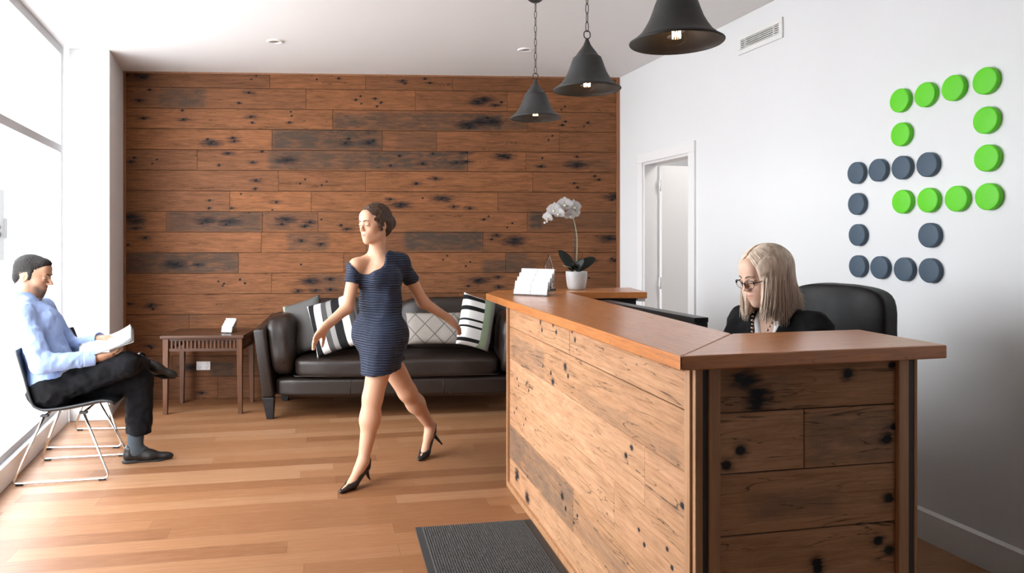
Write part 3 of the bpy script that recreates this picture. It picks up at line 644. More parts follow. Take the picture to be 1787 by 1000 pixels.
# ------------------------------------------------------------------ pendants
def pendant(u, v, w, lab):
    Y = F*.32/w; rim = U(u, v, Y)
    e = empty('pendant_lamp', rim, 0, lab, 'pendant lamp', 'bell pendants over the desk')
    bm = bmesh.new()
    prof = [(.160, 0), (.1605, .003), (.143, .014), (.121, .034), (.105, .058), (.092, .082), (.082, .108), (.074, .132), (.066, .152), (.061, .156), (.055, .160), (.044, .177), (.030, .195), (.018, .213), (.010, .232), (.007, .245)]
    inner = [(r-.003, z-.003) for r, z in prof[::-1] if r > .03]
    lathe(bm, prof, 48, cap1=True); lathe(bm, inner+[(.157, 0), (.160, 0)], 48); lathe(bm, [(.0001, inner[0][1]), inner[0]], 48)
    bobj('shade', bm, M['pendant'], e)
    bm = bmesh.new()
    def link(c, L, wd, r, ang, rr):
        pts = []
        for k in range(16):
            t = 2*math.pi*k/16; x, z = wd*math.cos(t), (L)*math.sin(t)
            z = math.copysign(abs(z)**.75*(L**.25), z)
            pts.append(Vector((x*math.cos(ang), x*math.sin(ang), z))+c)
        tube(bm, pts, rr, 6, closed=True)
    link(Vector((0, 0, .262)), .019, .017, 0, .3, .0028)
    z = .262+.017; k = 0; top = CEIL-rim.z-.02
    while z < top:
        link(Vector((0, 0, z+.021)), .024, .0075, 0, .35+(math.pi/2)*(k % 2), .0021); z += .0435; k += 1
    bobj('chain', bm, M['chain'], e, smooth=True)
    bm = bmesh.new(); lathe(bm, [(.001, CEIL-rim.z-.03), (.03, CEIL-rim.z-.028), (.05, CEIL-rim.z-.012), (.055, CEIL-rim.z)], 32); bobj('ceiling_rose', bm, M['pendant'], e)
    bm = bmesh.new(); lathe(bm, [(.0001, .150), (.02, .150), (.02, .088), (.015, .080), (.0001, .080)], 20); bobj('lamp_holder', bm, M['chain'], e)
    bm = bmesh.new(); R = .040
    lathe(bm, [(.013, .082), (.015, .074)]+[(R*math.sin(t), .030+R*math.cos(t)) for t in [math.radians(a) for a in range(24, 180, 12)]]+[(.0005, -.01)], 28)
    b = bobj('bulb', bm, M['bulb_glass'], e)
    bm = bmesh.new()
    pts = []
    for i in range(10):
        t = 2*math.pi*i/10; r = .014
        pts += [Vector((r*math.cos(t), r*math.sin(t), .040)), Vector((r*math.cos(t+.3), r*math.sin(t+.3), .016))]
    tube(bm, pts, .0012, 5, closed=True); bobj('filament', bm, M['filament'], b)
    l = bpy.data.lights.new('pendant_light', 'POINT'); l.energy = .10; l.color = (1, .62, .32); l.shadow_soft_size = .012
    lo = bpy.data.objects.new('pendant_light', l); C.objects.link(lo); lo.parent = e; lo.location = (0, 0, .028)
pendant(1180.5, 74.5, 161, 'nearest charcoal bell pendant, cut by the top of the photo')
pendant(1024.5, 156.5, 117, 'middle charcoal bell pendant with lit bulb, between two others')
pendant(934.5, 206, 89, 'farthest and lowest charcoal bell pendant, in front of timber wall')

# ------------------------------------------------------------------ soft shapes
from mathutils import noise as mnoise
def soft_box(sx, sy, sz, n=5.0, cuts=14, wrinkle=0.0, wscale=6.0, puff=0.0, seed=0):
    """rounded, cushion-like box; sizes are full extents"""
    bm = bmesh.new(); bmesh.ops.create_cube(bm, size=2)
    bmesh.ops.subdivide_edges(bm, edges=bm.edges, cuts=cuts, use_grid_fill=True)
    for v in bm.verts:
        p = v.co; l = (abs(p.x)**n+abs(p.y)**n+abs(p.z)**n)**(1/n); q = p/l
        if puff: 
            b = 1+puff*(1-q.x**2)*(1-q.y**2); q = Vector((q.x, q.y, q.z*b))
        v.co = Vector((q.x*sx/2, q.y*sy/2, q.z*sz/2))
    bm.normal_update()
    if wrinkle:
        for v in bm.verts:
            s = Vector((seed*3.1, seed, 0)); f = mnoise.fractal(v.co*wscale+s, 1.0, 2.0, 4)
            v.co += v.normal*f*wrinkle
    return bm
def xf(bm, loc=(0, 0, 0), R=None):
    bmesh.ops.transform(bm, verts=bm.verts, matrix=Matrix.Translation(Vector(loc)) @ (R.to_4x4() if R is not None else Matrix.Identity(4)))
    return bm
# ------------------------------------------------------------------ sofa
brot = math.atan2(bdir.y, bdir.x)
sofa = empty('sofa', (-.52, 6.24, 0), brot, 'dark brown leather sofa against the timber wall', 'sofa')
for s in (-1, 1):
    bm = bmesh.new()
    # slanted tapering outer arm panel
    P = [(-1.155, .725), (-1.06, .735), (-.99, .17), (-1.085, .17)]
    lo = [bm.verts.new((s*x if s < 0 else -x, -.385, z)) for x, z in P] if False else None
    f, b = [], []
    for x, z in P: f.append(bm.verts.new((-s*x, -.385+(.02 if z < .3 else 0), z))); b.append(bm.verts.new((-s*x, .36, z+(.06 if z > .3 else 0))))
    bm.faces.new(f); bm.faces.new(b[::-1])
    for i in range(4): bm.faces.new((f[i], f[(i+1) % 4], b[(i+1) % 4], b[i]))
    bobj('arm_panel', bm, M['leather'], sofa, bevel=.02, seg=3, smooth=True)
    bm = soft_box(.23, .60, .50, 4.0, 14, .012, 7, 0, 3+s)
    for v in bm.verts:
        t = (v.co.z+.25)/.5; v.co.x *= .82+.3*t*(1-.35*t); v.co.x += s*(.035*t)
        v.co.y -= .0
    ac = bobj('arm_cushion', xf(bm, (s*.935, -.045, .575)), M['leather'], sofa, smooth=True)
    for y in (-.16, .06):
        bm = bmesh.new(); pts = []
        for k in range(25):
            t = 2*math.pi*k/24
        pass
    for yy in (-.34, .33):
        bm = bmesh.new(); c = -s*-1.0
        x0 = s*1.037
        top = [(x0-.048, yy-.03), (x0+.048, yy-.03), (x0+.048, yy+.04), (x0-.048, yy+.04)]
        lo_ = [bm.verts.new((x0-s*.015+dx, yy+dy, 0)) for dx, dy in ((-.027, -.022), (.027, -.022), (.027, .025), (-.027, .025))]
        hi_ = [bm.verts.new((a, b, .175)) for a, b in top]
        bm.faces.new(lo_[::-1]); bm.faces.new(hi_)
        for i in range(4): bm.faces.new((lo_[i], lo_[(i+1) % 4], hi_[(i+1) % 4], hi_[i]))
        bobj('leg', bm, M['black'], sofa, bevel=.004)
bm = soft_box(1.98, .66, .145, 14, 10); bobj('base_rail', xf(bm, (0, -.02, .2475)), M['leather'], sofa, smooth=True)
bm = soft_box(1.69, .72, .165, 7, 16, .006, 5, .18, 2); sc_ = bobj('seat_cushion', xf(bm, (0, -.015, .402)), M['leather'], sofa, smooth=True)
bm = bmesh.new(); zz = .345
tube(bm, fillet([(-.838, -.2, zz), (-.838, -.366, zz), (.838, -.366, zz), (.838, -.2, zz)], .05), .0045, 6); bobj('piping', bm, M['leather'], sc_)
for x in (-.38, .38):
    bm = bmesh.new(); tube(bm, [(x, -.351, .185), (x, -.352, .31)], .003, 6); o = bobj('stitching', bm, M['leather'], bpy.data.objects['base_rail'])
bm = soft_box(2.02, .17, .66, 8, 12); bobj('back_frame', xf(bm, (0, .34, .56), Matrix.Rotation(-.08, 3, 'X')), M['leather'], sofa, smooth=True)
for x in (-.425, .425):
    bm = soft_box(.86, .24, .47, 4.2, 14, .012, 5, 0, x*10); bobj('back_cushion', xf(bm, (x, .20, .70), Matrix.Rotation(-.16, 3, 'X')), M['leather'], sofa, smooth=True)

# ------------------------------------------------------------------ scatter cushions
def stripes(name, stops, rough=.85, axis='X', base_noise=60):
    t = NT(name); uv = t.attr('cush').outputs['Vector']; sp = t.n('ShaderNodeSeparateXYZ', None, i0=uv)
    r = t.n('ShaderNodeValToRGB', None, i0=sp.outputs[0 if axis == 'X' else 2]); r.color_ramp.interpolation = 'CONSTANT'
    e = r.color_ramp.elements
    while len(e) < len(stops): e.new(.5)
    for el_, (p, c) in zip(e, stops): el_.position = p; el_.color = c
    n = t.noise(t.obj(), base_noise*6, 3)
    t.put(t.b, 'Base Color', t.mix(t.math('MULTIPLY', n, .25), r.outputs[0], (0, 0, 0, 1), 'MULTIPLY')); t.b.inputs['Roughness'].default_value = rough
    t.b.inputs['Specular IOR Level'].default_value = .15
    t.bump(n, .3, .003); return t.m
wht, blk, gr, dg, grn = (.78, .77, .75, 1), (.015, .015, .016, 1), (.30, .29, .28, 1), (.085, .08, .078, 1), (.30, .37, .25, 1)
M['grey_cushion'] = stripes('grey_cushion_fabric', [(0, wht), (.045, grn), (.09, (.13, .125, .12, 1))])
M['stripe_cushion'] = stripes('striped_cushion_fabric', [(0, wht), (.03, blk), (.16, wht), (.31, dg), (.42, gr), (.52, blk), (.69, wht), (.84, dg), (.96, gr)])
def ladder():
    t = NT('white_black_bar_fabric'); uv = t.attr('cush').outputs['Vector']; sp = t.n('ShaderNodeSeparateXYZ', None, i0=uv)
    r = t.n('ShaderNodeValToRGB', None, i0=sp.outputs[2]); r.color_ramp.interpolation = 'CONSTANT'; e = r.color_ramp.elements
    st = [(0, wht), (.06, blk), (.13, wht), (.33, blk), (.37, wht), (.46, blk), (.5, wht), (.66, blk), (.74, wht), (.86, blk), (.95, wht)]
    while len(e) < len(st): e.new(.5)
    for el_, (p, c) in zip(e, st): el_.position = p; el_.color = c
    q = t.n('ShaderNodeValToRGB', None, i0=sp.outputs[0]); q.color_ramp.interpolation = 'CONSTANT'; e = q.color_ramp.elements
    st = [(0, (0, 0, 0, 1)), (.58, (1, 1, 1, 1))]
    for el_, (p, c) in zip(e, st): el_.position = p; el_.color = c
    g = t.n('ShaderNodeValToRGB', None, i0=sp.outputs[0]); g.color_ramp.interpolation = 'CONSTANT'; e = g.color_ramp.elements
    st = [(0, grn), (.80, (.27, .26, .25, 1))]
    for el_, (p, c) in zip(e, st): el_.position = p; el_.color = c
    t.put(t.b, 'Base Color', t.mix(q.outputs[0], r.outputs[0], g.outputs[0])); t.b.inputs['Roughness'].default_value = .9
    t.b.inputs['Specular IOR Level'].default_value = .15
    t.bump(t.noise(t.obj(), 350, 3), .3, .003); return t.m
M['bar_cushion'] = ladder()
def weave():
    t = NT('woven_parquet_fabric'); uv = t.attr('cush').outputs['Vector']
    v = t.n('ShaderNodeVectorRotate', {'rotation_type': 'Y_AXIS'}, Vector=t.scale(uv, (1.8, 1, 1)), Angle=.785).outputs[0]
    sp = t.n('ShaderNodeSeparateXYZ', None, i0=v); k = 2.3
    a = t.math('MULTIPLY', sp.outputs[0], k); b = t.math('MULTIPLY', sp.outputs[2], k)
    par = t.math('MODULO', t.math('ABSOLUTE', t.math('ADD', t.math('FLOOR', a), t.math('FLOOR', b))), 2.0)
    la = t.math('FRACT', t.math('MULTIPLY', a, 10)); lb = t.math('FRACT', t.math('MULTIPLY', b, 10))
    mx = t.n('ShaderNodeMix', None, i0=par, i2=la, i3=lb).outputs[0]
    ln_ = t.mapr(mx, .66, .74)
    ea = t.math('FRACT', a); eb = t.math('FRACT', b)
    edge = t.math('MINIMUM', t.math('MINIMUM', ea, t.math('SUBTRACT', 1, ea)), t.math('MINIMUM', eb, t.math('SUBTRACT', 1, eb)))
    ln_ = t.math('MAXIMUM', ln_, t.mapr(edge, .02, .05, 1, 0))
    t.put(t.b, 'Base Color', t.mix(ln_, (.38, .345, .31, 1), (.10, .092, .085, 1))); t.b.inputs['Roughness'].default_value = .9
    t.b.inputs['Specular IOR Level'].default_value = .15
    t.bump(t.math('SUBTRACT', 1.0, ln_), .3, .004); return t.m
M['weave'] = weave()
def pillow(name, w, h, th, m, loc, yaw, lean, roll, lab, seed=0, n=26):
    """front face looks along local -y; stands on its lower edge"""
    bm = bmesh.new(); lay = bm.verts.layers.float_vector.new('cush')
    for side in (-1, 1):
        grid = {}
        for i in range(n+1):
            for j in range(n+1):
                a, b = i/n*2-1, j/n*2-1
                pin = 1-.055*(1-abs(b)**2)*abs(a)**3; pin2 = 1-.055*(1-abs(a)**2)*abs(b)**3
                x, z = a*w/2*pin, b*h/2*pin2
                y = side*th/2*max(0, (1-a**4))**.55*max(0, (1-b**4))**.55
                f = mnoise.fractal(Vector((x*7+seed*5, y*7, z*7)), 1.0, 2.0, 3)*.006
                v = bm.verts.new((x, y+side*f*(1-max(abs(a), abs(b))**4), z)); v[lay] = Vector(((a+1)/2, 0, (b+1)/2)); grid[i, j] = v
        for i in range(n):
            for j in range(n):
                q = (grid[i, j], grid[i+1, j], grid[i+1, j+1], grid[i, j+1]); bm.faces.new(q if side < 0 else q[::-1]).smooth = True
    bmesh.ops.remove_doubles(bm, verts=bm.verts, dist=.0008)
    o = bobj(name, bm, m, smooth=True)
    o.rotation_mode = 'XYZ'; o.location = loc
    o.rotation_euler = (rotz(yaw) @ Matrix.Rotation(-lean, 3, 'X') @ Matrix.Rotation(roll, 3, 'Y')).to_euler()
    return tag(o, lab, 'cushion', 'scatter cushions on the sofa')
pillow('scatter_cushion', .36, .46, .13, M['grey_cushion'], U(533, 568.5, 6.16), -.30, .28, -.34, 'plain dark grey cushion leaning at the left end of the sofa', 1)
pillow('scatter_cushion', .43, .45, .13, M['stripe_cushion'], U(586, 566, 5.97), -.22, .28, -.33, 'black, white and grey striped cushion on the sofa', 2)
pillow('scatter_cushion', .47, .27, .12, M['weave'], U(757, 573, 6.03), .05, .25, .0, 'grey lumbar cushion with woven basket pattern', 3)
pillow('scatter_cushion', .31, .44, .15, M['bar_cushion'], U(831, 562, 6.02), .5, .22, .30, 'white cushion with black bars and a green side band', 4)

# ------------------------------------------------------------------ side table
tb = empty('side_table', (-2.135, 6.215, 0), brot, 'dark timber side table with slatted apron beside the sofa', 'side table')
w2, d2, ht = .325, .235, .655
bm = bmesh.new(); box(bm, (0, 0, ht-.0125), (w2*2+.03, d2*2+.03, .025)); bobj('table_top', bm, M['table_wood'], tb, bevel=.004)
for sx in (-1, 1):
    for sy in (-1, 1):
        bm = bmesh.new(); hi_ = [(-.023, -.023), (.023, -.023), (.023, .023), (-.023, .023)]
        a = [bm.verts.new((sx*(w2-.025)+x*.72+sx*.006, sy*(d2-.025)+y*.72, 0)) for x, y in hi_]; b = [bm.verts.new((sx*(w2-.025)+x, sy*(d2-.025)+y, ht-.0255)) for x, y in hi_]
        bm.faces.new(a[::-1]); bm.faces.new(b)
        for i in range(4): bm.faces.new((a[i], a[(i+1) % 4], b[(i+1) % 4], b[i]))
        bobj('leg', bm, M['table_leg'], tb, bevel=.002)
def rail(c, s): 
    bm = bmesh.new(); box(bm, c, s); bobj('rail', bm, M['table_wood'], tb, bevel=.0015)
for sy in (-1, 1):
    rail((0, sy*(d2-.025), ht-.036), (w2*2-.1, .022, .018)); rail((0, sy*(d2-.025), ht-.122), (w2*2-.1, .022, .024))
for sx in (-1, 1):
    rail((sx*(w2-.025), 0, ht-.036), (.022, d2*2-.1, .018)); rail((sx*(w2-.025), 0, ht-.122), (.022, d2*2-.1, .024))
for sy in (-1, 1):
    for k in range(17):
        bm = bmesh.new(); box(bm, (-w2+.07+k*(2*w2-.14)/16, sy*(d2-.025), ht-.0775), (.014, .014, .0645)); bobj('slat', bm, M['table_leg'], tb)
for sx in (-1, 1):
    for k in range(11):
        bm = bmesh.new(); box(bm, (sx*(w2-.025), -d2+.07+k*(2*d2-.14)/10, ht-.0775), (.014, .014, .0645)); bobj('slat', bm, M['table_leg'], tb)

# ------------------------------------------------------------------ card holders with cards
def holder(loc, rz, w, tiers, cols, step_y, step_z, ch, lab, clabs, group, base=.012, pocket=.03):
    e = empty('brochure_holder', loc, rz, lab, 'brochure holder')
    bm = bmesh.new(); d = tiers*step_y+.03
    box(bm, (0, d/2-.02, .002), (w+.02, d+.02, .004))
    for k in range(tiers):
        y, z = k*step_y, .004+k*step_z
        box(bm, (0, y-.004, z+.016), (w, .002, .032)); box(bm, (0, y+.018+ch*.12, z+ch*.5), (w, .002, ch), Matrix.Rotation(-.22, 3, 'X'))
        box(bm, (0, y+.006, max(z, .0055)), (w, .022, .002))
    for x in (-w/2, w/2):
        for k in range(tiers): box(bm, (x, k*step_y+.012, .004+(k*step_z+.04)/2), (.002, step_y, k*step_z+.04))
    bobj('acrylic_rack', bm, M['acrylic'], e)
    i = 0
    for k in range(tiers):
        for c in range(cols):
            cw_ = w/cols-.003; x = -w/2+w/cols*(c+.5)
            bm = bmesh.new(); box(bm, (0, .0, ch/2), (cw_, .011, ch))
            o = bobj('brochure', bm, M['paper'], bevel=.001)
            R = rotz(rz); o.location = Vector(loc)+R @ Vector((x, k*step_y+.005, .0065+k*step_z)); o.rotation_euler = (R @ Matrix.Rotation(-.22, 3, 'X')).to_euler()
            tag(o, clabs[i], 'brochure stack', group); i += 1
hb = G(925, 516, 1.104)
tn_ = ['front', 'second', 'third', 'back']
holder(hb, -.62, .235, 4, 2, .026, .025, .082, 'clear tiered brochure holder on the far end of the side counter',
   [f'white brochures in the {t} tier, {s} pocket, of the counter holder' for t in tn_ for s in ('left', 'right')], 'white brochures on the counter')
sb = U(395, 576, 6.13); sb.z = .655
holder(sb, -.25, .10, 4, 1, .020, .019, .055, 'small clear card holder on the dark side table', [f'white cards in the {t} tier of the side table holder' for t in tn_], 'white cards on the side table')

# ------------------------------------------------------------------ crystal award
aw = G(957, 508, 1.10); aw.z += .004; a_ = empty('award', aw, .3, 'tall pointed clear crystal award on the counter by the orchid', 'award')
bm = bmesh.new(); prism(bm, [(-.045, -.03), (.045, -.03), (.045, .03), (-.045, .03)], 0, .012); bobj('base', bm, M['black'], a_, bevel=.003)
bm = bmesh.new(); P = [(-.03, .012), (.03, .012), (.033, .155), (.004, .245), (-.028, .165)]
f = [bm.verts.new((x, -.012, z)) for x, z in P]; b = [bm.verts.new((x, .012, z)) for x, z in P]
bm.faces.new(f); bm.faces.new(b[::-1])
for i in range(5): bm.faces.new((f[i], f[(i+1) % 5], b[(i+1) % 5], b[i]))
bobj('crystal', bm, M['award_glass'], a_, bevel=.003)

# ------------------------------------------------------------------ orchid
M['pot'] = simple('pale_grey_ceramic', (.55, .545, .54, 1), .5, var=.1, nscale=60)
M['petal'] = simple('white_petal', (.88, .87, .87, 1), .55, var=.02, **{'Subsurface Weight': .0, 'Subsurface Radius': (.05, .05, .05)})
_pt = M['petal'].node_tree; _tr = _pt.nodes.new('ShaderNodeBsdfTranslucent'); _tr.inputs[0].default_value = (.95, .95, .95, 1); _mx = _pt.nodes.new('ShaderNodeMixShader'); _mx.inputs[0].default_value = .75
_pt.links.new(_pt.nodes['Principled BSDF'].outputs[0], _mx.inputs[1]); _pt.links.new(_tr.outputs[0], _mx.inputs[2]); _pt.links.new(_mx.outputs[0], _pt.nodes['Material Output'].inputs[0])   # thin petals let light through
M['leaf'] = simple('dark_green_leaf', (.020, .026, .018, 1), .4, var=.3, nscale=30)
M['stem'] = simple('pale_green_stem', (.30, .30, .19, 1), .5, var=.2)
M['stake'] = simple('dark_stake', (.03, .03, .028, 1), .5)
M['bark'] = simple('bark_potting_mix', (.05, .032, .02, 1), .9, var=.6, nscale=90, bump=.5)
M['lip'] = simple('pale_yellow_lip', (.8, .72, .5, 1), .5)
ob_ = G(1006, 505.5, 1.10); ob_.z = 1.1005; YO = ob_.y
orc = empty('potted_orchid', ob_, 0, 'white orchid in a pale grey pot on the counter', 'potted plant')
pk = YO/F
bm = bmesh.new(); lathe(bm, [(.0001, 0), (.047, 0), (.056, .004), (.063, .02), (.069, .055), (.073, .09), (.0745, .125), (.073, .128), (.0695, .125), (.067, .105), (.0001, .103)], 40); bobj('pot', bm, M['pot'], orc, smooth=True)
bm = bmesh.new(); lathe(bm, [(.0001, .112), (.04, .111), (.068, .106)], 24); bobj('potting_bark', bm, M['bark'], orc)
def leaf(base, tip, wd, droop, nrm=Vector((0, -.75, .6))):
    bm = bmesh.new(); base, tip = Vector(base), Vector(tip); n = 12; rows_ = []
    d = (tip-base); sd = d.cross(nrm).normalized(); up = sd.cross(d).normalized()
    for i in range(n+1):
        t = i/n; c = base+d*t + up*(droop*math.sin(math.pi*t)); w_ = wd*(max(0, math.sin(math.pi*(.12+.88*t)**1.15))**.6 if t < 1 else 0)+.002
        rows_.append([bm.verts.new(c+sd*w_*k + up*(-.18*w_*(1-abs(k))*1.0)) for k in (-1, -.5, 0, .5, 1)])
    for i in range(n):
        for k in range(4): bm.faces.new((rows_[i][k], rows_[i][k+1], rows_[i+1][k+1], rows_[i+1][k])).smooth = True
    bmesh.ops.solidify(bm, geom=bm.faces[:], thickness=.003); return bobj('leaf', bm, M['leaf'], orc, smooth=True)
def o2(u, v, dy=0.0): return Vector(((u-1006)*pk, dy, (505.5-v)*pk))
leaf(o2(1002, 472, 0), o2(974, 437, -.02), .038, .012); leaf(o2(1008, 472, 0), o2(1040, 450, .03), .036, .02); leaf(o2(1004, 473, -.02), o2(1016, 452, -.08), .03, .015); leaf(o2(1004, 470, .0), o2(990, 462, -.07), .02, .02)
bm = bmesh.new(); tube(bm, [o2(1001, 473, -.03), o2(993, 466, -.05), o2(980, 463, -.06)], .0025, 6); bobj('aerial_root', bm, M['stem'], orc)
bm = bmesh.new(); sp_ = [o2(1006, 470), o2(1007, 440), o2(1007, 415), o2(1004, 395), o2(1000, 381, -.01), o2(996, 369, -.02), o2(986, 361, -.025), o2(972, 362, -.03), o2(958, 372, -.04), o2(950, 386, -.045)]
sp2 = []
for i in range(len(sp_)-1):
    for k in range(4):
        t = k/4; p0, p1, p2, p3 = sp_[max(i-1, 0)], sp_[i], sp_[i+1], sp_[min(i+2, len(sp_)-1)]
        sp2.append(.5*((2*p1)+(p2-p0)*t+(2*p0-5*p1+4*p2-p3)*t*t+(3*p1-p0-3*p2+p3)*t**3))
sp2.append(sp_[-1])
tube(bm, sp2, [.0042-.0026*i/len(sp2) for i in range(len(sp2))], 8); bobj('flower_stem', bm, M['stem'], orc)
bm = bmesh.new(); tube(bm, [o2(1003, 470, .01), o2(1003, 425, .012), o2(1000.5, 383, .0)], .003, 6); bobj('stake', bm, M['stake'], orc)
def flower(u, v, dy, size, ang, tilt):
    size *= 1.22
    c = o2(u, v, dy); R = rotz(ang) @ Matrix.Rotation(tilt, 3, 'X')
    bm = bmesh.new()
    def petal(a, L, wd, cup, y0=0.0):
        n, m_ = 8, 6; g = []
        for i in range(n+1):
            t = i/n; w_ = wd*math.sin(math.pi*(.08+.92*t)**.75)**.7 if t < 1 else wd*.12
            row = []
            for k in range(m_+1):
                s = k/m_*2-1; row.append(bm.verts.new(Vector((w_*s*math.cos(a)+L*t*math.sin(a), y0-cup*(t*t)*L*.5+.18*wd*(s*s)-.002*math.sin(6*t+s*4), -w_*s*math.sin(a)+L*t*math.cos(a)))))
            g.append(row)
        for i in range(n):
            for k in range(m_): bm.faces.new((g[i][k], g[i][k+1], g[i+1][k+1], g[i+1][k])).smooth = True
    for a in (0, 2.2, -2.2): petal(a, size*.95, size*.48, -.3, .003)
    for a in (1.45, -1.45): petal(a, size*1.0, size*.72, .25)
    bmesh.ops.solidify(bm, geom=bm.faces[:], thickness=.0015)
    bmesh.ops.transform(bm, verts=bm.verts, matrix=Matrix.Translation(c) @ R.to_4x4())
    f_ = bobj('flower', bm, M['petal'], orc, smooth=True)
    bm = bmesh.new(); bmesh.ops.create_uvsphere(bm, u_segments=10, v_segments=8, radius=size*.17); 
    bmesh.ops.transform(bm, verts=bm.verts, matrix=Matrix.Translation(c+R @ Vector((0, -.010, -.006))) @ R.to_4x4() @ Matrix.Diagonal((1, 1.3, .8, 1))); bobj('flower_lip', bm, M['lip'], f_, smooth=True)
flower(1000, 362, -.05, .046, .35, .1); flower(983, 358, -.07, .047, -.1, .05); flower(965, 367, -.07, .045, -.35, .1); flower(993, 376, -.06, .038, .2, .5); flower(972, 373, -.09, .038, -.5, .35); flower(954, 380, -.06, .036, -.8, .5); flower(1006, 372, -.02, .036, .9, .2)
for u, v in ((949, 389), (953, 387)):
    bm = bmesh.new(); bmesh.ops.create_uvsphere(bm, u_segments=10, v_segments=8, radius=.008 if u < 950 else .007); xf(bm, o2(u, v, -.045)); bobj('bud', bm, M['petal'], orc, smooth=True)

# ------------------------------------------------------------------ floor mat
mb, mr = G(724, 922), G(925, 907.5); ml = G(746, 1000); md_ = (ml-mb).normalized(); mx_ = (mr-mb); mw = mx_.length; mx_.normalize(); mlen = 1.7
mt = empty('floor_mat', mb, 0, 'charcoal ribbed entrance mat on the floor beside the desk', 'floor mat')
def mp_(a, b): p = mx_*a+md_*b; return (p.x, p.y)
bm = bmesh.new(); prism(bm, [mp_(0, 0), mp_(mw, 0), mp_(mw, mlen), mp_(0, mlen)], .0005, .005); bobj('border', bm, M['mat_edge'], mt, bevel=.002)
bm = bmesh.new(); nrib = 46; seg = 96; bw = .035
for i in range(nrib):
    a0 = bw+(mw-2*bw)*i/nrib; a1 = a0+(mw-2*bw)/nrib*.68
    for k in range(seg):
        b0 = bw*.4+(mlen-bw)*k/seg; b1 = b0+(mlen-bw)/seg*.86; da = (a1-a0)*.2
        lo_ = [bm.verts.new((*mp_(x, y), .005)) for x, y in ((a0, b0), (a1, b0), (a1, b1), (a0, b1))]; hi_ = [bm.verts.new((*mp_(x, y), .0105)) for x, y in ((a0+da, b0+.001), (a1-da, b0+.001), (a1-da, b1-.001), (a0+da, b1-.001))]
        bm.faces.new(hi_)
        for j in range(4): bm.faces.new((lo_[j], lo_[(j+1) % 4], hi_[(j+1) % 4], hi_[j]))
bobj('ribbed_pile', bm, M['mat'], mt)

# ------------------------------------------------------------------ visitor chairs
def chair(loc, rz, lab):
    e = empty('visitor_chair', loc, rz, lab, 'chair', 'black visitor chairs by the window')
    prof = [(.262, .420), (.245, .433), (.20, .437), (.10, .419), (0, .404), (-.09, .397), (-.145, .407), (-.190, .440), (-.216, .50), (-.238, .59), (-.266, .69), (-.286, .755), (-.294, .785)]
    pr = []
    for i in range(len(prof)-1):
        for k in range(3):
            t = k/3; p0, p1, p2, p3 = [Vector(prof[min(max(j, 0), len(prof)-1)]) for j in (i-1, i, i+1, i+2)]
            pr.append(.5*((2*p1)+(p2-p0)*t+(2*p0-5*p1+4*p2-p3)*t*t+(3*p1-p0-3*p2+p3)*t**3))
    pr.append(Vector(prof[-1])); n = len(pr); bm = bmesh.new(); g = []
    for i, p in enumerate(pr):
        t = i/(n-1); hw = .222 - .02*max(0, (t-.7)/.3)**2 - .03*max(0, (.06-t)/.06)**2
        tg = (pr[min(i+1, n-1)]-pr[max(i-1, 0)]).normalized(); nm = Vector((-tg.y, tg.x)) ; nm = nm if nm.y > 0 or nm.x > 0 else -nm
        nm = Vector((tg.y, -tg.x)) if (Vector((tg.y, -tg.x)).dot(Vector((.6, .8))) > 0) else Vector((-tg.y, tg.x))
        row = []
        for k in range(13):
            s = k/12*2-1; c = .030*abs(s)**3
            row.append(bm.verts.new((p.x+nm.x*c, s*hw, p.y+nm.y*c)))
        g.append(row)
    for i in range(n-1):
        for k in range(12): bm.faces.new((g[i][k], g[i][k+1], g[i+1][k+1], g[i+1][k])).smooth = True
    bmesh.ops.recalc_face_normals(bm, faces=bm.faces)
    bmesh.ops.solidify(bm, geom=bm.faces[:], thickness=.014)
    bobj('seat_shell', bm, M['black_plastic'], e, smooth=True)
    for s in (-1, 1):
        bm = bmesh.new(); pts = fillet([(-.115, s*.17, .389), (-.265, s*.25, .0115), (.265, s*.25, .0115), (.10, s*.17, .397)], .035)
        tube(bm, pts, .0072, 10); leg = bobj('sled_leg', bm, M['chrome'], e)
        for x in (-.225, .225):
            bm = bmesh.new(); box(bm, (x, s*.25, .0065), (.04, .018, .013)); bobj('glide', bm, M['black_plastic'], leg, bevel=.002)
        for x, z in ((-.115, .385), (.10, .393)):
            bm = bmesh.new(); box(bm, (x, s*.168, z+.004), (.045, .03, .014)); bobj('mount', bm, M['black_plastic'], leg, bevel=.003)
    bm = bmesh.new(); tube(bm, [(-.115, -.17, .389), (-.115, .17, .389)], .0072, 8); tube(bm, [(.10, -.17, .397), (.10, .17, .397)], .0072, 8); bobj('cross_bar', bm, M['chrome'], e)
    return e
CH = Vector((-2.418, 4.541, 0)); CHR = math.radians(12.7)
chair(CH, CHR, 'black shell chair on chrome sled legs the man sits on')
chair((-2.625, 5.25, 0), math.radians(5), 'empty black shell chair behind the seated man')

# ------------------------------------------------------------------ office chair
oc = Vector((1.637, 3.125, 0)); ea = math.atan2(-.5, -.86)
of = empty('office_chair', oc, ea, 'high-backed black leather office chair behind the receptionist', 'office chair')
bm = soft_box(.115, .46, .74, 9, 20, .004, 5)
for v in bm.verts:
    t = (v.co.z+.37)/.74; v.co.x += -.05*max(0, t-.2)+.02*(v.co.y/.23)**2
    v.co.z -= .035*(abs(v.co.y)/.23)**3 if t > .5 else 0
bobj('backrest', xf(bm, (0, 0, .887)), M['chair_leather'], of, smooth=True)
bm = soft_box(.50, .50, .12, 5, 12, .004, 5, .25); bobj('seat', xf(bm, (.27, 0, .44)), M['chair_leather'], of, smooth=True)
bm = bmesh.new(); lathe(bm, [(.0001, .10), (.035, .10), (.035, .22), (.022, .22), (.022, .385), (.0001, .385)], 16, (.27, 0, 0)); bobj('gas_post', bm, M['steel'], of)
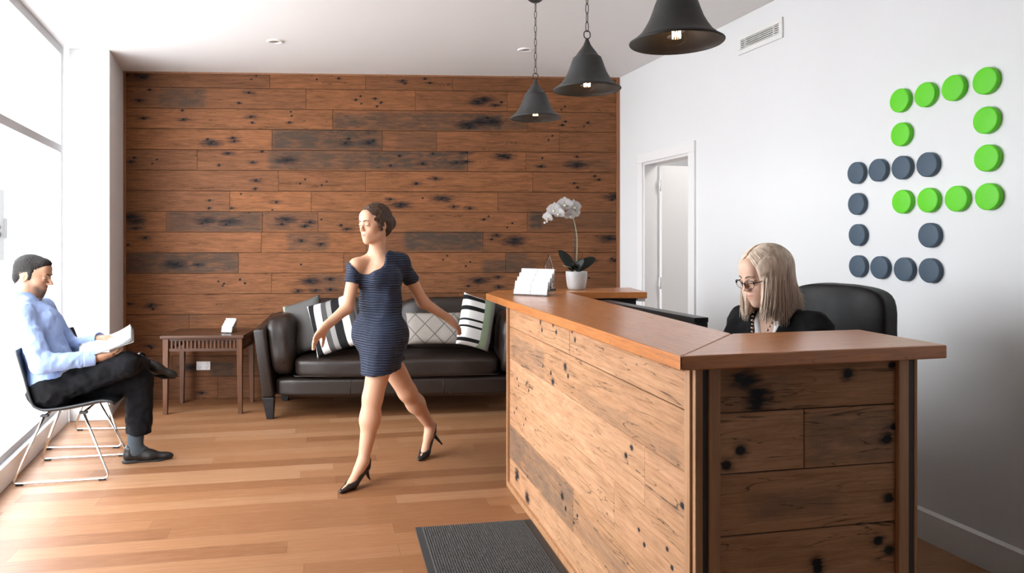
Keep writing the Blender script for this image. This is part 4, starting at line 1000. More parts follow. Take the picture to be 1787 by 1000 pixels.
for k in range(5):
    a = 2*math.pi*k/5; bm = bmesh.new(); d = Vector((math.cos(a), math.sin(a), 0)); c0 = Vector((.27, 0, .10))
    tube(bm, [c0+d*.02, c0+d*.16+Vector((0, 0, -.01)), c0+d*.29+Vector((0, 0, -.03))], [.028, .02, .014], 8); s_ = bobj('base_spoke', bm, M['black_plastic'], of)
    bm = bmesh.new(); n = Vector((-d.y, d.x, 0)); c1 = c0+d*.29; c1.z = .032
    for q in (-.014, .014): tube(bm, [c1+n*(q-.008), c1+n*(q+.008)], .03, 14)
    bobj('castor', bm, M['black_plastic'], s_)
for s in (-1, 1):
    bm = bmesh.new(); tube(bm, fillet([(.1, s*.25, .44), (.1, s*.29, .62), (.12, s*.29, .66), (.36, s*.29, .66)], .05), .018, 10); bobj('armrest', bm, M['black_plastic'], of)
# ------------------------------------------------------------------ figures: smooth blended solids meshed into one continuous surface
def v3(*a): return np.array(a, float)
class Cone:
    """tapered rounded limb a->b; flat = (direction, factor) squashes the section; cut closes the b end square"""
    def __init__(s, a, b, r1, r2, k=.02, flat=None, cut=False, cuta=False, sub=False):
        s.a, s.b, s.r1, s.r2, s.k, s.cut, s.cuta, s.sub = np.array(a, float), np.array(b, float), r1, r2, k, cut, cuta, sub
        s.fl = None if flat is None else (np.array(flat[0], float)/np.linalg.norm(flat[0]), flat[1])
    def bounds(s):
        r = max(s.r1, s.r2)*(max(1, s.fl[1]) if s.fl else 1); return np.minimum(s.a, s.b)-r, np.maximum(s.a, s.b)+r
    def d(s, P):
        ba = s.b-s.a; L2 = ba@ba; pa = P-s.a; t0 = pa@ba/L2; t = np.clip(t0, 0, 1)
        q = pa-t[..., None]*ba
        if s.fl: 
            n, f = s.fl; c = q@n; q = q+(c*(1/f-1))[..., None]*n
        dd = np.linalg.norm(q, axis=-1)-(s.r1+(s.r2-s.r1)*t)
        if s.fl and s.fl[1] < 1: dd = dd*max(s.fl[1], .6)
        L = math.sqrt(L2)
        if s.cut: dd = np.maximum(dd, (t0-1)*L)
        if s.cuta: dd = np.maximum(dd, -t0*L)
        return dd
class Ell:
    def __init__(s, c, r, R=None, k=.02, sub=False):
        s.c, s.r, s.R, s.k, s.sub = np.array(c, float), np.array(r, float), np.eye(3) if R is None else np.array(R, float), k, sub
    def bounds(s):
        e = np.sqrt(((s.R*s.r)**2).sum(1)); return s.c-e, s.c+e
    def d(s, P):
        q = (P-s.c)@s.R; k0 = np.linalg.norm(q/s.r, axis=-1); k1 = np.linalg.norm(q/s.r**2, axis=-1)+1e-9
        return k0*(k0-1)/k1
class Clip:
    """keeps only the side of a plane where dot(p-c, n) < 0"""
    def __init__(s, c, n): s.c, s.n = np.array(c, float), np.array(n, float)/np.linalg.norm(n)
def field(prims, lo, hi, h):
    n = np.ceil((hi-lo)/h).astype(int)+1
    ax = [lo[i]+h*np.arange(n[i]) for i in range(3)]
    D = np.full(n, 1.0, np.float32)
    for p in prims:
        if isinstance(p, Clip): 
            X, Y, Z = np.meshgrid(*ax, indexing='ij', sparse=True)
            D = np.maximum(D, ((X-p.c[0])*p.n[0]+(Y-p.c[1])*p.n[1]+(Z-p.c[2])*p.n[2]).astype(np.float32)); continue
        a, b = p.bounds(); m = p.k+3*h
        i0 = np.clip(np.floor((a-m-lo)/h).astype(int), 0, n); i1 = np.clip(np.ceil((b+m-lo)/h).astype(int)+1, 0, n)
        if (i1 <= i0).any(): continue
        sl = tuple(slice(i0[i], i1[i]) for i in range(3))
        P = np.stack(np.meshgrid(*[ax[i][sl[i]] for i in range(3)], indexing='ij'), -1)
        d = p.d(P).astype(np.float32); o = D[sl]
        if p.sub:
            hh = np.maximum(p.k-np.abs(o+d), 0)/max(p.k, 1e-6); D[sl] = np.maximum(o, -d)+hh*hh*p.k/4
        else:
            hh = np.maximum(p.k-np.abs(o-d), 0)/max(p.k, 1e-6); D[sl] = np.minimum(o, d)-hh*hh*p.k/4
    return D
def surface_net(D, lo, h):
    ins = D < 0; n = D.shape
    c = [ins[i:n[0]-1+i, j:n[1]-1+j, k:n[2]-1+k] for i in (0, 1) for j in (0, 1) for k in (0, 1)]
    s = sum(x.astype(np.int8) for x in c); act = (s > 0) & (s < 8); idx = np.argwhere(act)
    vid = np.full(act.shape, -1, np.int64); vid[act] = np.arange(len(idx))
    acc = np.zeros((len(idx), 3)); cnt = np.zeros(len(idx))
    crn = [(i, j, k) for i in (0, 1) for j in (0, 1) for k in (0, 1)]
    for A in crn:
        for ax in range(3):
            if A[ax] == 0:
                B = list(A); B[ax] = 1
                va = D[idx[:, 0]+A[0], idx[:, 1]+A[1], idx[:, 2]+A[2]]; vb = D[idx[:, 0]+B[0], idx[:, 1]+B[1], idx[:, 2]+B[2]]
                m = (va < 0) != (vb < 0); t = np.where(m, va/(va-vb+1e-12), 0)
                p = np.tile(np.array(A, float), (len(idx), 1)); p[:, ax] += t; acc += p*m[:, None]; cnt += m
    V = lo+(idx+acc/cnt[:, None])*h
    F_ = []
    for ax in range(3):
        o1, o2 = (ax+1) % 3, (ax+2) % 3
        sa = [slice(None)]*3; sb = [slice(None)]*3; sa[ax] = slice(0, n[ax]-1); sb[ax] = slice(1, n[ax])
        a, b = ins[tuple(sa)], ins[tuple(sb)]; e = np.argwhere(a != b)
        ok = (e[:, o1] > 0) & (e[:, o2] > 0) & (e[:, o1] < n[o1]-1) & (e[:, o2] < n[o2]-1); e = e[ok]
        flip = b[e[:, 0], e[:, 1], e[:, 2]]
        q = []
        for d1, d2 in ((-1, -1), (0, -1), (0, 0), (-1, 0)):
            f = e.copy(); f[:, o1] += d1; f[:, o2] += d2; q.append(vid[f[:, 0], f[:, 1], f[:, 2]])
        q = np.stack(q, 1); q[flip] = q[flip][:, ::-1]; F_.append(q)
    F_ = np.concatenate(F_); F_ = F_[(F_ >= 0).all(1)]
    return V, F_
def solid(prims, h, fine=(), pad=.03):
    """mesh of the blended solid at voxel h; fine = [(lo, hi, voxel)] boxes meshed more finely"""
    bs_ = [p.bounds() for p in prims if not isinstance(p, Clip) and not p.sub]
    lo = np.min([b[0] for b in bs_], 0)-pad; hi = np.max([b[1] for b in bs_], 0)+pad
    V, Fq = surface_net(field(prims, lo, hi, h), lo, h)
    if len(fine):
        Vs, Fs = [V], []; keep = np.ones(len(Fq), bool); cen = V[Fq].mean(1)
        for a, b, hf in fine: keep &= ~((cen > np.array(a)+h*2.2) & (cen < np.array(b)-h*2.2)).all(1)
        Fs.append(Fq[keep]); off = len(V)
        for a, b, hf in fine:
            v, f = surface_net(field(prims, np.array(a), np.array(b), hf), np.array(a), hf); Vs.append(v); Fs.append(f+off); off += len(v)
        V, Fq = np.concatenate(Vs), np.concatenate(Fs)
        used = np.unique(Fq); mp = np.full(len(V), -1); mp[used] = np.arange(len(used)); V, Fq = V[used], mp[Fq]
    return V, Fq
def np_mesh(name, V, Fq, m, parent=None, smooth_it=0, attrs=None, smooth=True):
    if smooth_it:
        e = np.concatenate([Fq[:, [0, 1]], Fq[:, [1, 2]], Fq[:, [2, 3]], Fq[:, [3, 0]]])
        for _ in range(smooth_it):
            s = np.zeros_like(V); c = np.zeros(len(V)); np.add.at(s, e[:, 0], V[e[:, 1]]); np.add.at(s, e[:, 1], V[e[:, 0]]); np.add.at(c, e[:, 0], 1); np.add.at(c, e[:, 1], 1)
            V = V*.5+.5*s/np.maximum(c, 1)[:, None]
    me = bpy.data.meshes.new(name); me.vertices.add(len(V)); me.vertices.foreach_set('co', V.ravel())
    me.loops.add(len(Fq)*4); me.loops.foreach_set('vertex_index', Fq.ravel().astype(np.int32))
    me.polygons.add(len(Fq)); me.polygons.foreach_set('loop_start', np.arange(0, len(Fq)*4, 4, dtype=np.int32))
    me.update(calc_edges=True)
    for k, f in (attrs or {}).items():
        a = me.attributes.new(k, 'FLOAT_COLOR', 'POINT'); a.data.foreach_set('color', f(V).astype(np.float32).ravel())
    return mesh_obj(name, me, m, parent, smooth)
def fbm(V, sc, seed=0, oct=3):
    return np.array([mnoise.fractal(Vector(p*sc)+Vector((seed, seed*2.3, 0)), 1.0, 2.0, oct) for p in V])
def wrinkle(V, Fq, amp, scale, aniso=None, seed=1):
    """push cloth vertices along their normals with folds"""
    n = np.zeros_like(V); a, b, c = V[Fq[:, 0]], V[Fq[:, 1]], V[Fq[:, 2]]; fn = np.cross(b-a, c-a)
    for i in range(4): np.add.at(n, Fq[:, i], fn)
    n /= np.linalg.norm(n, axis=1)[:, None]+1e-12
    Q = V if aniso is None else V*np.array(aniso)
    f = fbm(Q, scale, seed); f = 1-2*np.abs(f)  # ridged folds
    return V+n*((f-.5)*amp)[:, None]
# materials for figures
def skin_mat(name):
    t = NT(name); c = t.attr('tint').outputs['Color']; n = t.noise(t.obj(), 60, 4)
    t.put(t.b, 'Base Color', t.mix(.35, c, t.mix(n, (.8, .75, .72, 1), (1, 1, 1, 1)), 'MULTIPLY')); t.b.inputs['Roughness'].default_value = .5
    t.b.inputs['Subsurface Weight'].default_value = .12; t.b.inputs['Subsurface Radius'].default_value = (.012, .005, .003); t.b.inputs['Subsurface Scale'].default_value = .5
    t.b.inputs['Specular IOR Level'].default_value = .3; return t.m
M['skin'] = skin_mat('skin')
def cloth(name, col, rough=.85, var=.12, weave=0, sheen=0.0):
    t = NT(name); n = t.noise(t.obj(), 9, 4); f = t.noise(t.obj(), 400, 2)
    t.put(t.b, 'Base Color', t.mix(n, tuple(c*(1-var) for c in col[:3])+(1,), tuple(min(1, c*(1+var)) for c in col[:3])+(1,))); t.b.inputs['Roughness'].default_value = rough
    t.b.inputs['Specular IOR Level'].default_value = .2; t.b.inputs['Sheen Weight'].default_value = sheen
    t.bump(f, .15, .002); return t.m
M['shirt'] = cloth('pale_blue_shirt', (.30, .40, .66, 1), .8)
M['trousers'] = cloth('black_trousers', (.0055, .0055, .007, 1), .9, .3)
M['sock'] = cloth('grey_sock', (.07, .085, .10, 1), .95)
M['shoe'] = simple('black_polished_leather', (.010, .009, .009, 1), .4)
M['sole'] = simple('dark_sole', (.012, .011, .010, 1), .6)
M['blazer'] = cloth('black_blazer', (.009, .009, .010, 1), .85, .3)
M['blouse'] = cloth('white_blouse', (.78, .78, .78, 1), .75, .03)
M['eye_white'] = simple('eye_white', (.75, .73, .70, 1), .2)
M['iris'] = simple('brown_iris', (.05, .03, .02, 1), .2)
M['brow_dark'] = simple('dark_brow_hair', (.02, .014, .010, 1), .8)
M['brow_fair'] = simple('fair_brow_hair', (.16, .095, .055, 1), .8)
def ribbed():
    t = NT('navy_ribbed_knit'); p = t.obj(); sp = t.n('ShaderNodeSeparateXYZ', None, i0=p)
    w_ = t.math('SINE', t.math('ADD', t.math('MULTIPLY', sp.outputs[2], 430.0), t.math('MULTIPLY', t.noise(p, 9, 3), 9.0)))
    t.put(t.b, 'Base Color', t.mix(t.mapr(w_, -1, 1), (.008, .011, .024, 1), (.030, .044, .085, 1))); t.b.inputs['Roughness'].default_value = .6
    t.b.inputs['Specular IOR Level'].default_value = .3
    t.bump(w_, .5, .006); return t.m
M['dress'] = ribbed()
def hair_mat(name, c0, c1, rough=.42, vec=(60, 60, 3)):
    t = NT(name); n = t.noise(t.scale(t.obj(), vec), 1.0, 4, .6, .5)
    t.put(t.b, 'Base Color', t.mix(t.mapr(n, .3, .7), c0, c1)); t.b.inputs['Roughness'].default_value = rough
    t.b.inputs['Specular IOR Level'].default_value = .35; t.bump(n, .5, .004); return t.m
M['hair_black'] = hair_mat('short_black_hair', (.005, .004, .0035, 1), (.018, .014, .012, 1), .75, (160, 160, 60))
M['hair_brown'] = hair_mat('brown_hair', (.030, .015, .009, 1), (.085, .043, .024, 1), .5)
M['hair_blonde'] = hair_mat('ash_blonde_hair', (.48, .355, .265, 1), (.85, .70, .57, 1), .45)

class Frame:
    """local frame: x forward, y to the figure's left, z up"""
    def __init__(s, o, fwd, up=(0, 0, 1)):
        s.o = np.array(o, float); f = np.array(fwd, float); f /= np.linalg.norm(f); u = np.array(up, float); u = u-(u@f)*f; u /= np.linalg.norm(u)
        s.R = np.stack([f, np.cross(u, f), u], 1)        # columns
    def p(s, x, y, z): return s.o+s.R@v3(x, y, z)
    def d(s, x, y, z): return s.R@v3(x, y, z)
    def inv(s, P): return (P-s.o)@s.R
def head_prims(f, neck_to, sc=1.0, female=False, neck_r=.054):
    P = lambda x, y, z: f.p(x*sc, y*sc, z*sc); R = f.R; g = .93 if female else 1.0
    E = lambda c, r, k, **kw: Ell(P(*c), np.array(r)*sc, R, k*sc, **kw)
    Cn = lambda a, b, r1, r2, k, **kw: Cone(P(*a), P(*b), r1*sc, r2*sc, k*sc, **kw)
    j = .9 if female else 1.0
    L = [E((-.014, 0, .034), (.098, .077, .086), .02), E((.026, 0, -.012), (.066, .062*g, .088), .03),
         Cn((-.004, .030, -.062), (.056, .012, -.096), .036*j, .023*j, .03), Cn((-.004, -.030, -.062), (.056, -.012, -.096), .036*j, .023*j, .03),
         E((.070, 0, -.101), (.019, .020*j, .016), .02),
         E((.052, .036, -.030), (.026, .022, .024), .025), E((.052, -.036, -.030), (.026, .022, .024), .025),
         E((.070, 0, .052), (.022, .045, .035), .03),
         Cn((.082, .034, .024), (.089, .008, .019), .0085 if not female else .006, .008, .014), Cn((.082, -.034, .024), (.089, -.008, .019), .0085 if not female else .006, .008, .014),
         Cone(P(.096, .031, -.001), P(.096, .032, -.001), .0115*sc, .0115*sc, .012*sc, sub=True), Cone(P(.096, -.031, -.001), P(.096, -.032, -.001), .0115*sc, .0115*sc, .012*sc, sub=True),
         Cn((.088, 0, .014), (.110 if female else .116, 0, -.027), .0075, .0095 if not female else .008, .012),
         E((.101, .0095, -.031), (.010, .007, .007), .007), E((.101, -.0095, -.031), (.010, .007, .007), .007),
         E((.076, 0, -.064), (.017, .028, .022), .025),
         Cn((.079, .021, -.0615), (.0920, .004, -.0585), .0030, .0042, .007), Cn((.079, -.021, -.0615), (.0920, -.004, -.0585), .0030, .0042, .007),
         Cn((.079, .018, -.0665), (.0905, 0, -.0690), .0034, .0050, .007), Cn((.079, -.018, -.0665), (.0905, 0, -.0690), .0034, .0050, .007),
         Cn((.086, .022, -.0630), (.0975, 0, -.0635), .0012, .0016, .003, sub=True), Cn((.086, -.022, -.0630), (.0975, 0, -.0635), .0012, .0016, .003, sub=True)]
    for s in (-1, 1):
        L += [Ell(P(-.010, s*.077, -.010), np.array((.019, .008, .031))*sc, R@np.array(Matrix.Rotation(-.25*s*0, 3, 'Z'))@np.array(Matrix.Rotation(.2, 3, 'Y')), .008*sc),
              Ell(P(-.004, s*.086, -.006), np.array((.008, .006, .016))*sc, R, .006*sc, sub=True)]
        # upper and lower lids over the eyeball
        L += [Ell(P(.0815, s*.0315, .0035), np.array((.0125, .0165, .0075))*sc, R, .005*sc), Ell(P(.080, s*.0315, -.009), np.array((.0115, .0155, .006))*sc, R, .006*sc)]
    nb = f.p(-.028*sc, 0, -.062*sc); L.append(Cone(nb, neck_to, neck_r, neck_r*1.12, .03))
    return L
def tint_fn(f, base, lip, sc=1.0, beard=None, blush=None, extra=None):
    base = np.array(base[:3])
    def fn(V):
        q = f.inv(V)/sc; c = np.tile(base, (len(V), 1)); g = lambda p, s: np.exp(-(((q-np.array(p))/np.array(s))**2).sum(1))
        if blush is not None:
            for s in (-1, 1): c += (np.array(blush)-base)*(.35*g((.07, s*.04, -.035), (.03, .025, .022)))[:, None]
            c += (np.array(blush)-base)*(.35*g((.11, 0, -.028), (.015, .02, .015)))[:, None]
        if beard is not None:
            line = -.022-.040*np.clip(q[:, 0]/.08, 0, 1.2)                       # from the sideburn down to the mouth corner
            m = 1/(1+np.exp((q[:, 2]-line)/.006))*np.clip((q[:, 2]+.135)/.02, 0, 1)*np.clip((q[:, 0]-.0)/.02, 0, 1)
            m = m*(.34+.56*np.clip((q[:, 0]-.035)/.03, 0, 1))
            m = np.maximum(m, .75*g((.098, 0, -.048), (.016, .026, .0065)))
            m = m*(1-g((.093, 0, -.064), (.02, .019, .007))); c = c+(np.array(beard)-c)*m[:, None]
        m = np.exp(-((q[:, 1]/.021)**4+((q[:, 2]+.0637-.10*np.abs(q[:, 1]))/.0085)**4))*(q[:, 0] > .05); c = c+(np.array(lip)-c)*(m*.8)[:, None]
        if extra is not None: c = extra(V, c)
        return np.concatenate([c, np.ones((len(c), 1))], 1)
    return fn
def eyes(f, parent, sc=1.0, look=(1, 0, -.25), brow='brow_dark', brow_r=.0042, closed=False):
    for s in (-1, 1):
        bm = bmesh.new(); bmesh.ops.create_uvsphere(bm, u_segments=16, v_segments=12, radius=.0108*sc); xf(bm, Vector(f.p(.0805*sc, s*.0315*sc, -.001*sc)))
        e = bobj('eye', bm, M['eye_white'], parent, smooth=True)
        lk = Vector(f.d(*look)).normalized(); c = Vector(f.p(.0805*sc, s*.0315*sc, -.001*sc))+lk*.0078*sc
        bm = bmesh.new(); bmesh.ops.create_uvsphere(bm, u_segments=12, v_segments=8, radius=.0052*sc)
        bmesh.ops.transform(bm, verts=bm.verts, matrix=Matrix.Translation(c) @ lk.to_track_quat('Z', 'Y').to_matrix().to_4x4() @ Matrix.Diagonal((1, 1, .75, 1))); bobj('iris', bm, M['iris'], e, smooth=True)
        bm = bmesh.new(); pts = [Vector(f.p(x*sc, s*y*sc, z*sc)) for x, y, z in ((.0985, .010, .0205), (.0985, .020, .0255), (.0935, .033, .0275), (.082, .047, .022))]
        tube(bm, pts, [brow_r*sc, brow_r*sc, brow_r*.85*sc, brow_r*.3*sc], 6); bobj('eyebrow', bm, M[brow], parent, smooth=True)
        bm = bmesh.new(); pts = [Vector(f.p(x*sc, s*y*sc, z*sc)) for x, y, z in ((.0885, .0185, -.0045), (.0945, .026, -.0035), (.0945, .035, -.0035), (.0865, .0455, -.0035))]
        tube(bm, pts, [.0008*sc, .0016*sc, .0018*sc, .0012*sc], 6); bobj('eyelash', bm, M['brow_dark'], parent, smooth=True)
def hand_prims(w, d, n, side, curl=.5, sc=1.0, spread=.12, thumb_up=.3):
    """w wrist, d direction to the fingers, n back-of-hand normal, side +1: thumb toward cross(d, n)"""
    w, d, n = np.array(w, float), np.array(d, float), np.array(n, float); d /= np.linalg.norm(d); n = n-(n@d)*d; n /= np.linalg.norm(n); t = np.cross(d, n)*side
    L = [Cone(w-d*.02*sc, w+d*.03*sc, .027*sc, .030*sc, .02*sc, flat=(n, .68)),
         Cone(w+d*.028*sc+t*.018*sc, w+d*.078*sc+t*.022*sc, .024*sc, .020*sc, .02*sc, flat=(n, .62)), Cone(w+d*.028*sc-t*.012*sc, w+d*.074*sc-t*.022*sc, .024*sc, .019*sc, .02*sc, flat=(n, .62))]
    for i, (o, ln) in enumerate(((.030, .072), (.0105, .080), (-.010, .074), (-.029, .058))):
        b = w+d*(.084-.004*abs(i-1.2))*sc+t*o*sc; dr = d+t*(o/.03)*spread; dr /= np.linalg.norm(dr); r = (.0088, .0092, .0087, .0076)[i]*sc
        a0 = curl*(.6+.12*i); ang = 0
        for j, fr in enumerate((.45, .30, .25)):
            ang += a0*(.55, .75, .5)[j]; e = b+(dr*math.cos(ang)-n*math.sin(ang))*ln*fr*sc
            L.append(Cone(b, e, r*(1-.07*j), r*(1-.07*(j+1)), .004*sc)); b = e
    b = w+d*.022*sc+t*.026*sc-n*.006*sc; e = b+(d*.7+t*.62-n*thumb_up)*.040*sc; L.append(Cone(b, e, .0145*sc, .0112*sc, .012*sc))
    e2 = e+(d*.92+t*.28-n*(thumb_up+.15))*.030*sc; L.append(Cone(e, e2, .0108*sc, .0095*sc, .004*sc)); L.append(Cone(e2, e2+(d*.97+t*.1-n*(thumb_up+.2))*.022*sc, .0095*sc, .0078*sc, .004*sc))
    return L
def box_of(prims, m=.012):
    b = [p.bounds() for p in prims]; return np.min([x[0] for x in b], 0)-m, np.max([x[1] for x in b], 0)+m

# ================================================================== seated man
mf = Frame(CH, (math.cos(CHR), math.sin(CHR), 0))
q_ = lambda x, y, z: mf.p(x, y, z)
man = empty('person', CH, 0, 'seated man in pale blue shirt and black trousers reading papers, legs crossed', 'person')
man.location = (0, 0, 0)
man.location = CH
def pchild(o, root): o.parent = root; o.matrix_parent_inverse = Matrix.Translation(-root.location); return o
hf_m = Frame(q_(-.235, 0, 1.225), mf.d(.95, -.10, -.20))
pel, bel, che, nk = q_(-.115, 0, .545), q_(-.145, 0, .70), q_(-.205, 0, .92), q_(-.265, 0, 1.075)
Ldir, Fdir, Udir = mf.d(0, 1, 0), mf.d(1, 0, 0), v3(0, 0, 1)
shR, shL = q_(-.235, -.185, 1.005), q_(-.235, .185, 1.005)
elR, elL = q_(-.105, -.255, .715), q_(-.085, .23, .735); wrR, wrL = q_(.155, -.155, .722), q_(.135, .06, .812)
hipR, hipL = q_(-.10, -.09, .535), q_(-.10, .09, .515); knR, anR = q_(.335, -.115, .672), q_(.355, .255, .606); knL, anL = q_(.365, .095, .525), q_(.338, .10, .115)
def torso(gr, waist=.115, chest=.128, hips=.135, breast=False):
    return [Cone(pel+Ldir*.075, pel-Ldir*.075, hips+gr, hips+gr, .05), Cone(pel, bel, hips+.012+gr, waist+.012+gr, .06, flat=(Ldir, 1.28)), Cone(bel, che, waist+gr, chest+gr, .06, flat=(Ldir, 1.28)), Cone(che, q_(-.25, 0, 1.01), chest+gr, .085+gr, .05, flat=(Ldir, 1.45)),
            Cone(shR, q_(-.262, -.05, 1.06), .058+gr, .05+gr, .04), Cone(shL, q_(-.262, .05, 1.06), .058+gr, .05+gr, .04)]
def arm(s, e, w, gr, r=(.056, .046, .043, .029)): return [Cone(s, e, r[0]+gr, r[1]+gr, .03), Cone(e, w, r[2]+gr, r[3]+gr, .025)]
hdR = hand_prims(wrR+(q_(.30, -.13, .73)-wrR)*.12, q_(.30, -.12, .735)-wrR, mf.d(.1, -.6, -.75), 1, .5)
hdL = hand_prims(wrL+(q_(.27, .05, .822)-wrL)*.1, mf.d(.95, -.18, .05), mf.d(-.12, .15, 1), -1 if False else 1, .35, spread=.1)
body = torso(-.018, .098, .115)+arm(shR, elR, wrR, -.006)+arm(shL, elL, wrL, -.006)+[Cone(hipR, knR, .078, .052, .04), Cone(knR, anR, .05, .036, .03), Cone(hipL, knL, .078, .052, .04), Cone(knL, anL, .05, .036, .03)]
for an, dr in ((anL, mf.d(.80, .08, -.5)), (anR, mf.d(.75, .1, -.55))): body.append(Cone(an-Udir*.02, an+dr*.13, .026, .020, .02))
hd = head_prims(hf_m, nk+Fdir*.01, 1.03, neck_r=.056)
body += hd+hdR+hdL
fine = [(*box_of(hd, .02), .0032), (*box_of(hdL, .02), .003), (*box_of(hdR, .02), .003)]
V, Fq = solid(body, .0085, fine)
pchild(np_mesh('body', V, Fq, M['skin'], None, 1, {'tint': tint_fn(hf_m, (.44, .245, .155), (.34, .15, .12), 1.03, beard=(.035, .026, .022), blush=(.46, .20, .14))}), man)
eyes(hf_m, man, 1.03, (1, 0, -.55))
for o in [o for o in man.children if o.name.split('.')[0] in ('eye', 'eyebrow', 'eyelash')]: o.matrix_parent_inverse = Matrix.Translation(-man.location)
# hair: short cap with a raised front
def hp_(f, sc): return lambda x, y, z: f.p(x*sc, y*sc, z*sc)
P = hp_(hf_m, 1.03)
hair = [Ell(P(-.018, 0, .043), np.array((.099, .080, .083))*1.03, hf_m.R, .02), Ell(P(.050, 0, .088), np.array((.038, .052, .026))*1.03, hf_m.R, .03), Ell(P(-.066, 0, -.014), np.array((.043, .060, .055))*1.03, hf_m.R, .02),
        Ell(P(.125, 0, .010), np.array((.085, .11, .072))*1.03, hf_m.R, .012, sub=True)]
for s in (-1, 1): hair += [Ell(P(.012, s*.070, .012), np.array((.013, .009, .036))*1.03, hf_m.R, .012), Ell(P(-.010, s*.090, -.012), np.array((.017, .020, .026))*1.03, hf_m.R, .004, sub=True)]
hair.append(Clip(P(0, 0, -.062), hf_m.d(.25, 0, -1)))
V, Fq = solid(hair, .0035); V = wrinkle(V, Fq, .002, 90, None, 4)
pchild(np_mesh('hair', V, Fq, M['hair_black'], None, 0), man)
# shirt with cuffs and collar
shirt = torso(.0, .106, .120, .122)+arm(shR, elR, wrR, .010, (.058, .050, .047, .034))+arm(shL, elL, wrL, .010, (.058, .050, .047, .034))
shirt[-3].cut = shirt[-1].cut = True
shirt += [Cone(nk+Udir*.045-Fdir*.012, nk-Udir*.05+Fdir*.01, .03, .03, .02, sub=True), Clip(q_(0, 0, .525), (-.25, 0, -1))]
V, Fq = solid(shirt, .0065); V = wrinkle(V, Fq, .007, 7, (1.6, .8, 1.1), 3); V = wrinkle(V, Fq, .003, 19, (1, 1, .6), 8)
pchild(np_mesh('shirt', V, Fq, M['shirt'], None, 1), man)
shirt_o = man.children[-1]
def ring_strip(name, c, nrm, fwd, r_in, h0, h1, flare, a0, a1, m, parent, n=40, th=.004, tip=0.0, sx=1.0, sy=1.0):
    """collar-like band around an axis"""
    nrm, fwd = Vector(nrm).normalized(), Vector(fwd).normalized(); sd = nrm.cross(fwd); bm = bmesh.new(); rows_ = []
    for i in range(n+1):
        t = i/n; a = a0+(a1-a0)*t; dr = fwd*math.cos(a)*sx+sd*math.sin(a)*sy; e = abs(t*2-1)**6
        p0 = Vector(c)+dr*r_in+nrm*h1; p1 = Vector(c)+dr*(r_in+flare)+nrm*(h0-tip*e)
        mid = Vector(c)+dr*(r_in+flare*.3)+nrm*(h1+.004); rows_.append([bm.verts.new(x) for x in (Vector(c)+dr*(r_in-.002)+nrm*h0, p0, mid, p1)])
    for i in range(n):
        for k in range(3): bm.faces.new((rows_[i][k], rows_[i][k+1], rows_[i+1][k+1], rows_[i+1][k])).smooth = True
    bmesh.ops.solidify(bm, geom=bm.faces[:], thickness=th); o = bobj(name, bm, m, smooth=True); return pchild(o, parent)
cax = (hf_m.p(-.028, 0, -.062)-nk); cax /= np.linalg.norm(cax)
ring_strip('collar', nk+cax*.012+Fdir*.006, cax, mf.d(1, 0, .0), .064, -.012, .034, .014, .32, 2*math.pi-.32, M['shirt'], man, tip=.028)
for e, w in ((elR, wrR), (elL, wrL)):
    d = (w-e)/np.linalg.norm(w-e); V, Fq = solid([Cone(w-d*.062, w+d*.006, .047, .0445, .001, cut=True, cuta=True), Cone(w-d*.02, w+d*.03, .039, .039, .001, sub=True)], .0035); pchild(np_mesh('cuff', V, Fq, M['shirt'], None, 1), man)
# trousers, belt, socks, shoes
tr = [Cone(pel+Ldir*.07, pel-Ldir*.07, .135, .135, .05), Cone(pel, pel+Udir*.09-Fdir*.01, .135, .122, .05, flat=(Ldir, 1.28)), Cone(hipR, knR, .104, .074, .05), Cone(knR, anR-(anR-knR)*.10, .071, .058, .02, cut=True), Cone(hipL, knL, .100, .078, .05), Cone(knL, anL+(knL-anL)*.17+Fdir*.018, .080, .077, .02, cut=True),
      Ell(q_(-.12, 0, .50), (.12, .17, .06), mf.R, .05), Clip(q_(0, 0, .615), (.1, 0, 1))]
tr = tr[:-1]+[Cone(q_(-.14, 0, .64), q_(-.14, 0, .80), .2, .2, .004, sub=True)]
V, Fq = solid(tr, .007); V = wrinkle(V, Fq, .014, 7, (1, 1, 1), 9)
pchild(np_mesh('trousers', V, Fq, M['trousers'], None, 1), man)
def shoe(an, heel, toe, root, up, fat=1.0):
    heel, toe, up = np.array(heel, float), np.array(toe, float), np.array(up, float); d = toe-heel; L = np.linalg.norm(d); d /= L; up = up-(up@d)*d; up /= np.linalg.norm(up)
    A = lambda x, z: heel+d*x*L+up*z*fat
    s = np.cross(up, d)
    pr = [Cone(A(.13, .045), A(.55, .036), .036, .041, .02, flat=(up, .95)), Cone(A(.55, .034), A(.90, .026), .042, .026, .02, flat=(up, .68)), Cone(A(.86, .024), A(.96, .020), .028, .016, .02, flat=(up, .7)), Cone(A(.14, .05), A(.15, .085), .034, .036, .02), Cone(A(.3, .055), A(.45, .055), .032, .03, .02),
          Cone(A(.19, .075), A(.21, .13), .027, .03, .006, sub=True), Clip(A(0, .006), -up)]
    V, Fq = solid(pr, .0045); sh = pchild(np_mesh('shoe', V, Fq, M['shoe'], None, 2), root)
    so = [Cone(A(.13, .006), A(.45, .006), .037, .034, .004, flat=(up, .22)), Cone(A(.45, .006), A(.72, .006), .034, .043, .01, flat=(up, .2)), Cone(A(.72, .006), A(.93, .007), .043, .022, .01, flat=(up, .25)), Cone(A(.10, .010), A(.26, .010), .036, .035, .004, flat=(up, .55)), Clip(A(0, .0), -up)]
    V, Fq = solid(so, .0045); o = np_mesh('sole', V, Fq, M['sole'], sh, 1)
    return sh
shoe(anL, q_(.265, .085, 0.0), q_(.565, .118, 0.0), man, (0, 0, 1))
hR, tR = q_(.285, .262, .580), q_(.560, .275, .498)
